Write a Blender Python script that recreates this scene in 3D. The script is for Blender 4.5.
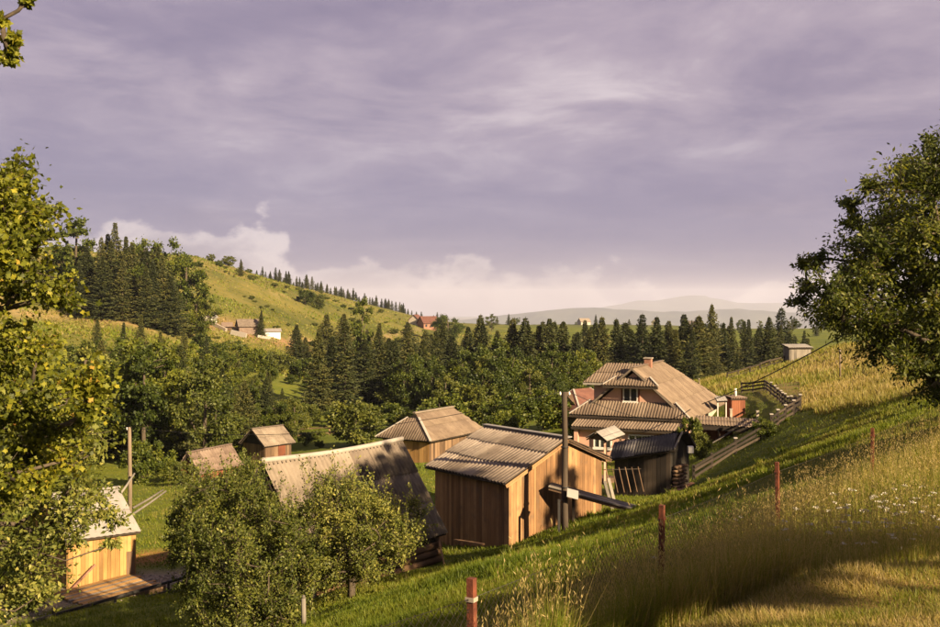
import bpy, math, random
import numpy as np
from mathutils import Vector
for o in list(bpy.data.objects): bpy.data.objects.remove(o, do_unlink=True)
SC = bpy.context.scene; COL = SC.collection
rng = np.random.default_rng(7); random.seed(7)
FPX = 1044.0; HX, HY = 470.0, 300.0          # focal length and horizon in photo pixels
def at(px, py, Y): return np.array([(px-HX)/FPX*Y, Y, (HY-py)/FPX*Y])

# ------------------------------------------------------------------ camera, sky, sun, exposure
cam_d = bpy.data.cameras.new('camera'); cam = bpy.data.objects.new('camera', cam_d); COL.objects.link(cam)
cam.location = (0, 0, 0); cam.rotation_euler = (math.radians(90), 0, 0)
cam_d.sensor_width = 36; cam_d.lens = 36*FPX/940; cam_d.shift_y = -13.5/940
cam_d.clip_start = 0.1; cam_d.clip_end = 60000
SC.camera = cam
SUN_EL = math.radians(25); SUN_AZ = math.radians(135)     # azimuth clockwise from +Y
sd = bpy.data.lights.new('sun', 'SUN'); sun = bpy.data.objects.new('sun', sd); COL.objects.link(sun)
sd.energy = 5.0; sd.angle = math.radians(0.6); sd.color = (1.0, 0.76, 0.455)
SDIR = np.array([math.sin(SUN_AZ)*math.cos(SUN_EL), math.cos(SUN_AZ)*math.cos(SUN_EL), math.sin(SUN_EL)])
sun.rotation_euler = Vector(SDIR).to_track_quat('Z', 'Y').to_euler()
SC.view_settings.view_transform = 'Standard'; SC.view_settings.look = 'None'
SC.view_settings.gamma = 1.0; SC.view_settings.use_curve_mapping = False
SC.view_settings.exposure = 1.9
SC.cycles.max_bounces = 5; SC.cycles.diffuse_bounces = 3; SC.cycles.glossy_bounces = 2
SC.cycles.transmission_bounces = 3; SC.cycles.transparent_max_bounces = 6; SC.cycles.volume_bounces = 0
SC.cycles.use_denoising = True

class NT:
    """small helper for node trees"""
    def __init__(s, tree): s.t = tree; s.n = tree.nodes; s.l = tree.links
    def add(s, typ, **kw):
        nd = s.n.new(typ)
        for k, v in kw.items():
            if k.startswith('_'): setattr(nd, k[1:], v)
        return nd
    def put(s, sock, v):
        if isinstance(v, bpy.types.NodeSocket): s.l.new(v, sock)
        elif isinstance(v, bpy.types.Node): s.l.new(v.outputs[0], sock)
        else:
            if hasattr(sock.default_value, '__len__') and not hasattr(v, '__len__'): v = (v, v, v)
            if hasattr(v, '__len__') and len(v) == 3 and len(sock.default_value) == 4: v = (*v, 1)
            sock.default_value = v
    def math(s, op, a, b=0.0, c=0.0, clamp=False):
        nd = s.n.new('ShaderNodeMath'); nd.operation = op; nd.use_clamp = clamp
        s.put(nd.inputs[0], a); s.put(nd.inputs[1], b); s.put(nd.inputs[2], c); return nd.outputs[0]
    def vmath(s, op, a, b=(0, 0, 0)):
        nd = s.n.new('ShaderNodeVectorMath'); nd.operation = op
        s.put(nd.inputs[0], a); s.put(nd.inputs[1], b); return nd.outputs[0]
    def noise(s, vec, scale, detail=4, rough=.55, dist=0.0):
        nd = s.n.new('ShaderNodeTexNoise'); s.put(nd.inputs['Vector'], vec)
        nd.inputs['Scale'].default_value = scale; nd.inputs['Detail'].default_value = detail
        nd.inputs['Roughness'].default_value = rough; nd.inputs['Distortion'].default_value = dist
        return nd.outputs['Fac']
    def ramp(s, fac, stops):
        nd = s.n.new('ShaderNodeValToRGB'); e = nd.color_ramp.elements
        while len(e) < len(stops): e.new(0.5)
        for el, (p, c) in zip(e, stops):
            el.position = p; el.color = (*c, 1) if len(c) == 3 else c
        s.put(nd.inputs[0], fac); return nd.outputs['Color']
    def smooth(s, v, lo, hi, a=0.0, b=1.0):
        nd = s.n.new('ShaderNodeMapRange'); nd.interpolation_type = 'SMOOTHSTEP'
        for i, q in enumerate((v, lo, hi, a, b)): s.put(nd.inputs[i], q)
        return nd.outputs[0]
    def mix(s, fac, a, b, blend='MIX'):
        nd = s.n.new('ShaderNodeMix'); nd.data_type = 'RGBA'; nd.blend_type = blend; nd.clamp_factor = True
        s.put(nd.inputs[0], fac); s.put(nd.inputs[6], a); s.put(nd.inputs[7], b); return nd.outputs[2]
    def sep(s, v):
        nd = s.n.new('ShaderNodeSeparateXYZ'); s.put(nd.inputs[0], v); return nd.outputs
    def comb(s, x, y, z):
        nd = s.n.new('ShaderNodeCombineXYZ')
        for i, q in enumerate((x, y, z)): s.put(nd.inputs[i], q)
        return nd.outputs[0]

def build_world():
    w = bpy.data.worlds.new('World'); SC.world = w; w.use_nodes = True
    w.node_tree.nodes.clear(); T = NT(w.node_tree)
    out = T.add('ShaderNodeOutputWorld')
    sky = T.add('ShaderNodeTexSky', _sky_type='NISHITA'); sky.sun_disc = False
    sky.sun_elevation = SUN_EL; sky.sun_rotation = SUN_AZ; sky.altitude = 600
    bg1 = T.add('ShaderNodeBackground'); T.put(bg1.inputs[0], sky.outputs[0]); bg1.inputs[1].default_value = 0.05
    d = T.add('ShaderNodeTexCoord').outputs['Generated']
    x, y, z = T.sep(d)
    zc = T.math('MAXIMUM', z, 0.0)
    den = T.math('ADD', zc, 0.10)
    u = T.math('DIVIDE', x, den); v = T.math('DIVIDE', y, den)
    P = T.comb(u, T.math('MULTIPLY', v, 0.9), 0.0)
    # broad rolls of the cloud deck, with finer wisps over them
    n1 = T.noise(P, 0.42, 5, .55, .25)
    n2 = T.noise(T.vmath('ADD', P, (7.3, 1.9, 4.0)), 1.5, 8, .64, .5)
    n3 = T.noise(T.vmath('ADD', P, (2.3, 8.9, 1.0)), 4.2, 8, .68, .4)
    f = T.math('ADD', T.math('MULTIPLY', n1, .52), T.math('ADD', T.math('MULTIPLY', n2, .38), T.math('MULTIPLY', n3, .10)))
    deck = T.ramp(f, [(.35, (.215, .168, .272)), (.45, (.315, .248, .345)), (.53, (.45, .360, .435)), (.61, (.67, .565, .60))])
    # darker violet rain-grey layer low over the far hills
    low = T.smooth(z, .05, .20, 1.0, 0.0)
    wv = T.noise(T.vmath('MULTIPLY', d, (3., 3., 14.)), 1.1, 3, .5)
    low = T.math('MULTIPLY', low, T.smooth(wv, .15, .5))
    deck = T.mix(T.math('MULTIPLY', low, .85), deck, (.222, .185, .325))
    # cumulus heaped along the horizon
    q = T.vmath('MULTIPLY', d, (1., 1., 1.55))
    c1 = T.noise(q, 11.0, 8, .58, .15); c2 = T.noise(T.vmath('ADD', q, (3.1, .7, 5.5)), 2.6, 3, .5)
    hgt = T.math('ADD', T.math('MULTIPLY', c2, .14), T.smooth(x, -.10, -.25, -.042, .014))
    k = T.math('SUBTRACT', T.math('ADD', hgt, T.math('MULTIPLY', T.math('SUBTRACT', c1, .5), .16)), z)
    cm = T.smooth(k, -.002, .013)
    shade = T.noise(T.vmath('ADD', q, (.012, -.004, .022)), 9.0, 6, .6)
    cc = T.ramp(T.math('ADD', T.math('MULTIPLY', shade, .75), T.math('MULTIPLY', T.smooth(k, .0, .07, .25, 0.), 1.)),
                [(.32, (.27, .235, .31)), (.48, (.42, .345, .42)), (.64, (.74, .625, .64))])
    col = T.mix(T.math('MULTIPLY', cm, .86), deck, cc)
    bg2 = T.add('ShaderNodeBackground'); T.put(bg2.inputs[0], col); bg2.inputs[1].default_value = 0.272
    mx = T.add('ShaderNodeMixShader'); mx.inputs[0].default_value = .94
    T.l.new(bg1.outputs[0], mx.inputs[1]); T.l.new(bg2.outputs[0], mx.inputs[2]); T.l.new(mx.outputs[0], out.inputs[0])
build_world()

# ------------------------------------------------------------------ materials
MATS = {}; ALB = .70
def new_mat(name):
    m = bpy.data.materials.new(name); m.use_nodes = True; m.node_tree.nodes.clear()
    T = NT(m.node_tree); out = T.add('ShaderNodeOutputMaterial'); MATS[name] = m
    return m, T, out
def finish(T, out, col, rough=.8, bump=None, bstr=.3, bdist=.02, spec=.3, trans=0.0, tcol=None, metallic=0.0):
    col = T.mix(1.0, col, (ALB, ALB, ALB), 'MULTIPLY')            # one factor dims all surface colours to deepen the shadows
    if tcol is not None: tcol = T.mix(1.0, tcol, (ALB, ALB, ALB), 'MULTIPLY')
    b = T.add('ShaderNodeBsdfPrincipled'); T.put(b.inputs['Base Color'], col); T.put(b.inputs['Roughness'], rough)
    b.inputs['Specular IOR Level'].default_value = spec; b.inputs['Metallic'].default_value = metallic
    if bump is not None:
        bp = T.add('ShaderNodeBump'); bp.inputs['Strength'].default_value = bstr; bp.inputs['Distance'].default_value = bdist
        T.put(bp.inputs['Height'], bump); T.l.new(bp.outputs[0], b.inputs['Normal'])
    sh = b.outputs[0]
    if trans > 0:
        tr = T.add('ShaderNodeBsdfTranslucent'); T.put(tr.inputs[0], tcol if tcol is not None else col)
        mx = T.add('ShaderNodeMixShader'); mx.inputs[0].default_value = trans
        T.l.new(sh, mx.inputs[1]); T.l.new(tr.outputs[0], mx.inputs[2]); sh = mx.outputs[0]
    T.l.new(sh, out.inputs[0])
def rnd(T): return T.add('ShaderNodeObjectInfo').outputs['Random']
def objc(T): return T.add('ShaderNodeTexCoord').outputs['Object']
def gpos(T): return T.add('ShaderNodeNewGeometry').outputs['Position']
def attr(T, name): 
    a = T.add('ShaderNodeAttribute'); a.attribute_name = name; return a.outputs

def wood(name, c1, c2, grain=(22, 22, 1.2), rough=.85, var=.55, dirt=None):
    m, T, o = new_mat(name); r = rnd(T)
    p = T.vmath('ADD', gpos(T), T.comb(T.math('MULTIPLY', r, 37.), 0., T.math('MULTIPLY', r, 11.)))
    g = T.noise(T.vmath('MULTIPLY', p, grain), 1.0, 5, .6, .4)
    st = T.noise(p, .9, 3, .5)
    f = T.math('ADD', T.math('MULTIPLY', g, .55), T.math('ADD', T.math('MULTIPLY', T.math('SUBTRACT', r, .5), var), T.math('MULTIPLY', st, .45)))
    c = T.ramp(f, [(.22, tuple(v*.55 for v in c1)), (.45, c1), (.75, c2)])
    if dirt: c = T.mix(T.smooth(T.noise(p, 1.7, 4, .6), .5, .75, 0, .7), c, dirt)
    finish(T, o, c, rough, g, .35, .01); return m
wood('fresh_plank', (.26, .138, .062), (.42, .245, .115), var=.45, dirt=(.14, .095, .06))
wood('yellow_plank', (.36, .20, .066), (.50, .30, .11), var=.55, dirt=(.24, .145, .06))
wood('old_plank', (.14, .085, .05), (.25, .16, .095), var=.6)
wood('dark_plank', (.030, .021, .015), (.065, .047, .033), var=.5)
wood('grey_plank', (.13, .115, .10), (.27, .24, .205), var=.5)
wood('log', (.19, .11, .055), (.33, .20, .11), grain=(2, 2, 9), var=.4)
wood('red_plank', (.17, .055, .027), (.27, .10, .05), var=.4)
wood('dark_pole', (.05, .036, .026), (.10, .072, .05), grain=(30, 30, 2), var=.2)
wood('pole_wood', (.15, .11, .075), (.26, .20, .145), grain=(30, 30, 2), var=.2)

def slate(name, c1, c2, c3, moss=.25, var=.3):
    m, T, o = new_mat(name); r = rnd(T); p = gpos(T)
    n = T.noise(T.vmath('ADD', p, T.comb(T.math('MULTIPLY', r, 17.), 0., 0.)), 1.6, 5, .65)
    f = T.math('ADD', n, T.math('MULTIPLY', T.math('SUBTRACT', r, .5), var))
    c = T.ramp(f, [(.25, c1), (.5, c2), (.78, c3)])
    mo = T.smooth(T.noise(p, 4.5, 5, .7), .56, .72, 0, moss)
    c = T.mix(mo, c, (.045, .04, .028))
    finish(T, o, c, .88, T.noise(p, 30, 3, .6), .2, .01); return m
slate('barn_slate', (.20, .155, .120), (.30, .24, .19), (.41, .34, .275), .5, .5)
slate('house_slate', (.125, .088, .064), (.175, .128, .094), (.235, .178, .132), .4, .26)
slate('old_slate', (.13, .10, .08), (.20, .16, .125), (.28, .23, .185), .4, .35)
slate('brown_slate', (.12, .083, .066), (.18, .128, .10), (.24, .18, .145), .35, .35)
slate('dark_slate', (.06, .055, .055), (.10, .092, .09), (.20, .185, .175), .3, .6)
slate('pale_metal', (.20, .185, .175), (.26, .24, .23), (.32, .30, .285), .08, .15)
slate('red_roof', (.095, .040, .030), (.14, .06, .045), (.20, .09, .065), .15, .2)
def plain(name, c, var=.25, scale=3., rough=.85, bump=.1, metallic=0.):
    m, T, o = new_mat(name); p = gpos(T); n = T.noise(p, scale, 5, .62)
    col = T.ramp(n, [(.3, tuple(v*(1-var) for v in c)), (.7, tuple(min(1, v*(1+var)) for v in c))])
    finish(T, o, col, rough, T.noise(p, scale*8, 3, .6), bump, .01, metallic=metallic); return m
plain('peach_plaster', (.60, .36, .265), .12, 1.2)
plain('white_paint', (.75, .72, .67), .08)
plain('white_trim', (.34, .305, .27), .12)
plain('cream_wall', (.42, .37, .31), .12)
plain('concrete', (.34, .29, .23), .25, 2.5)
plain('stone', (.32, .27, .215), .35, 3.)
plain('rust', (.14, .040, .020), .5, 9., .9, .4)
plain('black_iron', (.03, .028, .027), .3, 6., .6)
plain('wire', (.05, .045, .04), .2, 6., .5, .0, .6)
plain('brick', (.28, .14, .095), .3, 5.)
plain('cable', (.012, .012, .013), .1)
plain('shadow_wood', (.02, .016, .012), .3)
m, T, o = new_mat('glass'); finish(T, o, (.03, .035, .045), .06, spec=.9)
m, T, o = new_mat('bark'); p = gpos(T)
g = T.noise(T.vmath('MULTIPLY', p, (9, 9, 2.2)), 1., 5, .65)
finish(T, o, T.ramp(g, [(.3, (.035, .026, .018)), (.7, (.13, .10, .07))]), .9, g, .6, .03)

def leafmat(name, stops, trans=.35, rough=.55, tboost=1.5, objvar=.12, spec=.25):
    """stops: colour ramp over the per-leaf 'tint' attribute (real leaf colours)"""
    m, T, o = new_mat(name)
    t = attr(T, 'tint')[2]
    f = T.math('ADD', t, T.math('MULTIPLY', T.math('SUBTRACT', rnd(T), .5), objvar*2), clamp=True)
    c = T.ramp(f, stops)
    tc = T.mix(1.0, c, (tboost, tboost*1.0, tboost*.45), 'MULTIPLY')
    finish(T, o, c, rough, trans=trans, tcol=tc, spec=spec); return m
leafmat('maple_leaf', [(0., (.075, .092, .012)), (.45, (.22, .235, .022)), (.78, (.44, .39, .04)), (.93, (.44, .29, .05)), (1., (.30, .10, .03))], .42, objvar=.03)
leafmat('ash_leaf', [(0., (.036, .052, .009)), (.5, (.092, .110, .015)), (.85, (.20, .195, .024)), (1., (.30, .25, .035))], .36)
leafmat('apple_leaf', [(0., (.048, .066, .012)), (.5, (.125, .145, .025)), (.85, (.25, .25, .050)), (1., (.36, .33, .08))], .32)
leafmat('broad_leaf', [(0., (.030, .046, .007)), (.5, (.080, .108, .013)), (1., (.18, .19, .022))], .32, objvar=.3)
leafmat('pale_leaf', [(0., (.050, .068, .013)), (.5, (.110, .128, .022)), (1., (.20, .195, .035))], .30, objvar=.15)
leafmat('spruce_needle', [(0., (.015, .023, .007)), (.5, (.046, .056, .013)), (1., (.130, .120, .030))], .12, .7, objvar=.3)
leafmat('grass_blade', [(0., (.090, .135, .010)), (.35, (.195, .225, .018)), (.6, (.27, .225, .060)), (1., (.52, .39, .18))], .42, objvar=0)
leafmat('petal', [(0., (.70, .66, .58)), (1., (.80, .77, .70))], .2, tboost=1., objvar=0)

def ground_mat():
    m, T, o = new_mat('ground'); p = gpos(T)
    c = attr(T, 'Col')[0]
    n = T.noise(p, .55, 6, .65); n2 = T.noise(p, .035, 5, .6); n3 = T.noise(p, 6., 4, .7)
    c = T.mix(T.smooth(n, .35, .68, 0., .55), c, T.mix(1., c, (1.55, 1.30, .95), 'MULTIPLY'))
    n4 = T.noise(p, .16, 6, .7)
    c = T.mix(T.smooth(n4, .46, .66, 0., .6), c, T.mix(1., c, (.55, .70, .55), 'MULTIPLY'))
    c = T.mix(T.smooth(n2, .42, .62, 0., .55), c, T.mix(1., c, (.60, .72, .60), 'MULTIPLY'))
    c = T.mix(T.smooth(n3, .40, .62, 0., .5), c, T.mix(1., c, (.62, .62, .55), 'MULTIPLY'))
    finish(T, o, c, .95, n3, .5, .08, spec=.1)
ground_mat()
m, T, o = new_mat('mountain'); p = gpos(T)
finish(T, o, T.ramp(T.noise(p, .004, 5, .6), [(.4, (.03, .045, .035)), (.65, (.075, .09, .06))]), .95)

# ------------------------------------------------------------------ mesh helpers
WL = {}
def link(o, parent, c):
    COL.objects.link(o); WL[o.name] = np.array(c, float)
    if parent is not None:
        o.parent = parent; o.location = Vector(np.array(c, float)-WL[parent.name])
    else: o.location = Vector(c)
def mesh(name, V, F, mats, smooth=False, fattr=None, midx=None):
    V = np.asarray(V, np.float32); me = bpy.data.meshes.new(name)
    if isinstance(F, np.ndarray):
        n, k = F.shape
        me.vertices.add(len(V)); me.vertices.foreach_set('co', V.ravel())
        me.loops.add(n*k); me.loops.foreach_set('vertex_index', F.astype(np.int32).ravel())
        me.polygons.add(n); me.polygons.foreach_set('loop_start', np.arange(0, n*k, k, dtype=np.int32))
    else: me.from_pydata(V.tolist(), [], F)
    me.update(calc_edges=True)
    for mm in (mats if isinstance(mats, (list, tuple)) else [mats]): me.materials.append(MATS[mm] if isinstance(mm, str) else mm)
    if midx is not None: me.polygons.foreach_set('material_index', np.asarray(midx, np.int32))
    if smooth: me.polygons.foreach_set('use_smooth', np.ones(len(me.polygons), bool))
    if fattr is not None:
        a = me.attributes.new('tint', 'FLOAT', 'FACE'); a.data.foreach_set('value', np.asarray(fattr, np.float32))
    return me
def part(name, V, F, mat, parent=None, smooth=False, origin=None, fattr=None, kind=None):
    V = np.asarray(V, float)
    c = V.mean(0) if origin is None else np.array(origin, float)
    o = bpy.data.objects.new(name, mesh(name, V-c, F, mat, smooth, fattr)); link(o, parent, c)
    if kind: o['kind'] = kind
    return o
def thing(name, label, cat, loc, group=None):
    o = bpy.data.objects.new(name, None); o.empty_display_size = .2; link(o, None, loc)
    return tag(o, label, cat, group)
def tag(o, label, cat, group=None):
    o['label'] = label; o['category'] = cat
    if group: o['group'] = group
    return o
BOXF = [(0, 3, 2, 1), (4, 5, 6, 7), (0, 1, 5, 4), (1, 2, 6, 5), (2, 3, 7, 6), (3, 0, 4, 7)]
def V3(*a): return np.array(a, float)
def unit(v): v = np.asarray(v, float); return v/np.linalg.norm(v)
def beamV(a, b, w, h, up=(0, 0, 1)):
    a = np.asarray(a, float); b = np.asarray(b, float); d = unit(b-a); s = np.cross(d, up)
    s = unit(s) if np.linalg.norm(s) > 1e-6 else V3(1, 0, 0); u = np.cross(s, d)
    return np.array([p+s*i*w/2+u*j*h/2 for p in (a, b) for i, j in ((-1, -1), (1, -1), (1, 1), (-1, 1))])
def beam(name, a, b, w, h, mat, parent=None, up=(0, 0, 1)):
    return part(name, beamV(a, b, w, h, up), BOXF, mat, parent)
def join(parts):
    V, F, n = [], [], 0
    for v, f in parts:
        V.append(np.asarray(v, float)); F += [tuple(i+n for i in q) for q in f]; n += len(v)
    return np.concatenate(V), F
def tubeVF(pts, rad, k=6):
    pts = np.asarray(pts, float); n = len(pts); rad = np.broadcast_to(rad, n)
    V, F = [], []
    for i in range(n):
        d = unit(pts[min(i+1, n-1)]-pts[max(i-1, 0)])
        s = np.cross(d, (0, 0, 1)) if abs(d[2]) < .95 else np.cross(d, (1, 0, 0)); s = unit(s); u = np.cross(s, d)
        for j in range(k):
            a = 2*math.pi*j/k; V.append(pts[i]+rad[i]*(math.cos(a)*s+math.sin(a)*u))
    for i in range(n-1):
        for j in range(k): F.append((i*k+j, i*k+(j+1) % k, (i+1)*k+(j+1) % k, (i+1)*k+j))
    F.append(tuple(range(k))[::-1]); F.append(tuple(range((n-1)*k, n*k)))
    return np.array(V), F
def tube(name, pts, rad, mat, parent=None, k=8): 
    v, f = tubeVF(pts, rad, k); return part(name, v, f, mat, parent, smooth=True)
def slab(poly, n, t0, t1):
    """prism over a 3D polygon, from offset t0 to t1 along n"""
    P = np.asarray(poly, float); k = len(P); n = np.asarray(n, float)
    V = np.concatenate([P+n*t0, P+n*t1]); F = [tuple(range(k))[::-1], tuple(range(k, 2*k))]
    F += [(i, (i+1) % k, k+(i+1) % k, k+i) for i in range(k)]
    return V, F

# ------------------------------------------------------------------ terrain
CP = []
def cp(px, py, Y): CP.append(at(px, py, Y))
def cx(x, y, z): CP.append(V3(x, y, z))
BANK = .80
for p in ((0, 0, -1.95), (3, 3, -1.9), (3.15, 7, -2.2), (4.5, 9.6, -2.44), (3.0, 9.3, -2.5), (1.4, 8.3, -2.7), (8, 6, -1.6), (12, 0, -.6), (0, -20, .5), (25, -20, 4), (-20, -20, -4)):
    cx(p[0], p[1], p[2]-BANK)
for p in ((-3, 3.5, -3.25), (0, 7.2, -3.2), (2, 11, -3.46), (4.4, 15, -3.63), (7.1, 18.5, -3.57), (10, 21.5, -3.3), (14, 25, -2.8), (8, 12.5, -3.05), (5, 12, -3.3),
          (1.5, 40, -9.25), (5.4, 43, -8.6), (-1.3, 44, -10.), (-4.4, 27, -8.46), (-2, 20, -6.2), (3.1, 25, -5.75), (0, 25, -6.45), (7, 32, -6.1), (30, 30, .5), (40, 45, 0),
          (-1.5, 39, -9.75), (-4.7, 33, -9.35), (-2.6, 72, -10.95), (-18.4, 95, -14.4), (-20, 80, -13.4), (-10, 15, -6.8), (-10, 28, -9.4), (-20, 20, -8.5), (-30, 40, -12), (60, 80, 2), (30, 0, 3.), (-15.9, 43, -11.0), (10, 50, -9.2), (6.5, 50, -9.6)): cx(*p)
for p in ((800, 450, 38), (872, 420, 42), (930, 395, 45), (690, 486, 52), (770, 440, 58), (868, 402, 60), (800, 416, 64), (765, 396, 85), (820, 408, 70), (750, 412, 80),
          (690, 384, 120), (780, 363, 120), (840, 378, 90), (830, 351, 130), (900, 340, 130), (575, 466, 72), (735, 428, 76), (425, 481, 54), (235, 640, 30), (0, 618, 37), (180, 572, 43), (150, 530, 52),
          (300, 452, 95), (480, 438, 90), (300, 410, 140), (400, 412, 150), (560, 412, 150), (100, 425, 120), (500, 402, 220), (650, 392, 220), (800, 385, 220), (950, 372, 240), (1100, 330, 200),
          (250, 374, 180), (0, 385, 170), (-100, 370, 170), (370, 382, 230), (60, 312, 230), (130, 311, 240), (205, 326, 290), (270, 336, 300), (330, 346, 330), (400, 345, 380),
          (0, 252, 300), (60, 252, 330), (195, 257, 420), (245, 272, 480), (300, 288, 540), (350, 300, 600), (400, 313, 680), (435, 321, 750), (420, 328, 480), (560, 327, 800), (700, 330, 800), (900, 326, 800), (-150, 235, 300), (1200, 315, 700)): cp(*p)
for x, y, z in ((-170, 640, 0), (-130, 850, -12), (-300, 500, 5), (-500, 300, 20), (-60, 1000, -22), (200, 1100, -27), (600, 1000, -25), (-900, 900, -15)): cx(x, y, z)
for a in range(0, 360, 30):
    for r, z in ((2200, -70), (7000, -240), (14000, -330), (25000, -400)): cx(r*math.sin(math.radians(a)), r*math.cos(math.radians(a)), z if abs(a-180) > 100 else z*.5)
for a in range(120, 250, 30): cx(120*math.sin(math.radians(a)), 120*math.cos(math.radians(a)), 6 if a < 180 else -8)
CP = np.array(CP)
def warp(xy):
    r = np.hypot(xy[:, 0], xy[:, 1])+1e-9; s = np.arcsinh(r/12.); return xy*(s/r)[:, None]
W0 = warp(CP[:, :2])
def kern(d2): return .5*d2*np.log(d2+1e-9)
def solve_tps():
    n = len(W0); d2 = ((W0[:, None]-W0[None])**2).sum(2)
    A = np.zeros((n+3, n+3)); A[:n, :n] = kern(d2)+np.eye(n)*2e-4; A[:n, n] = 1; A[:n, n+1:] = W0; A[n:, :n] = A[:n, n:].T
    return np.linalg.solve(A, np.concatenate([CP[:, 2], np.zeros(3)]))
TW = solve_tps()
def sstep(x, a, b): t = np.clip((x-a)/(b-a), 0, 1); return t*t*(3-2*t)
def edgeY(x): return np.interp(x, [-8, -2, 0, 1.4, 3., 4.5, 9, 20], [.5, 3.2, 6.3, 8.6, 9.6, 9.9, 9.4, 7.])
def wob(x, y, s, k=0): return np.sin(x/s+1.3*k+1.7*np.sin(y/s*.7+k))*np.cos(y/s*1.1+k+1.3*np.sin(x/s*.6))
def gz(x, y):
    x = np.atleast_1d(np.asarray(x, float)); y = np.atleast_1d(np.asarray(y, float)); z = np.zeros(len(x))
    for i in range(0, len(x), 40000):
        w = warp(np.stack([x[i:i+40000], y[i:i+40000]], 1)); d2 = ((w[:, None]-W0[None])**2).sum(2)
        z[i:i+40000] = kern(d2)@TW[:-3]+TW[-3]+w@TW[-2:]
    z += BANK*(1-sstep(y, edgeY(x)-.25, edgeY(x)+.9))
    r = np.hypot(x, y)
    z += .045*wob(x, y, 1.1)+.03*wob(x, y, .5, 2)+np.clip(r/200, 0, 1)*.8*wob(x, y, 17, 1)+np.clip((r-900)/2000, 0, 1)*4*wob(x, y, 170, 3)
    return z
def g1(x, y): return float(gz([x], [y])[0])

FENCE = np.array([(-2.4, 4.4), (0, 7.2), (2, 11), (4.4, 15), (7.1, 18.5), (10, 21.5), (13.5, 25)], float)
def fence_d(x, y):
    """signed distance to the wire fence, positive on the camera's side"""
    best = np.full(len(x), 1e9); sg = np.ones(len(x)); P = np.stack([x, y], 1)
    for a, b in zip(FENCE[:-1], FENCE[1:]):
        d = b-a; t = np.clip(((P-a)@d)/(d@d), 0, 1); q = a+t[:, None]*d; e = P-q; dd = np.hypot(e[:, 0], e[:, 1])
        s = np.sign(d[1]*e[:, 0]-d[0]*e[:, 1]); m = dd < best; best[m] = dd[m]; sg[m] = s[m]
    return best*sg
def pxof(x, y): return HX+FPX*x/np.maximum(y, .1)

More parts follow.
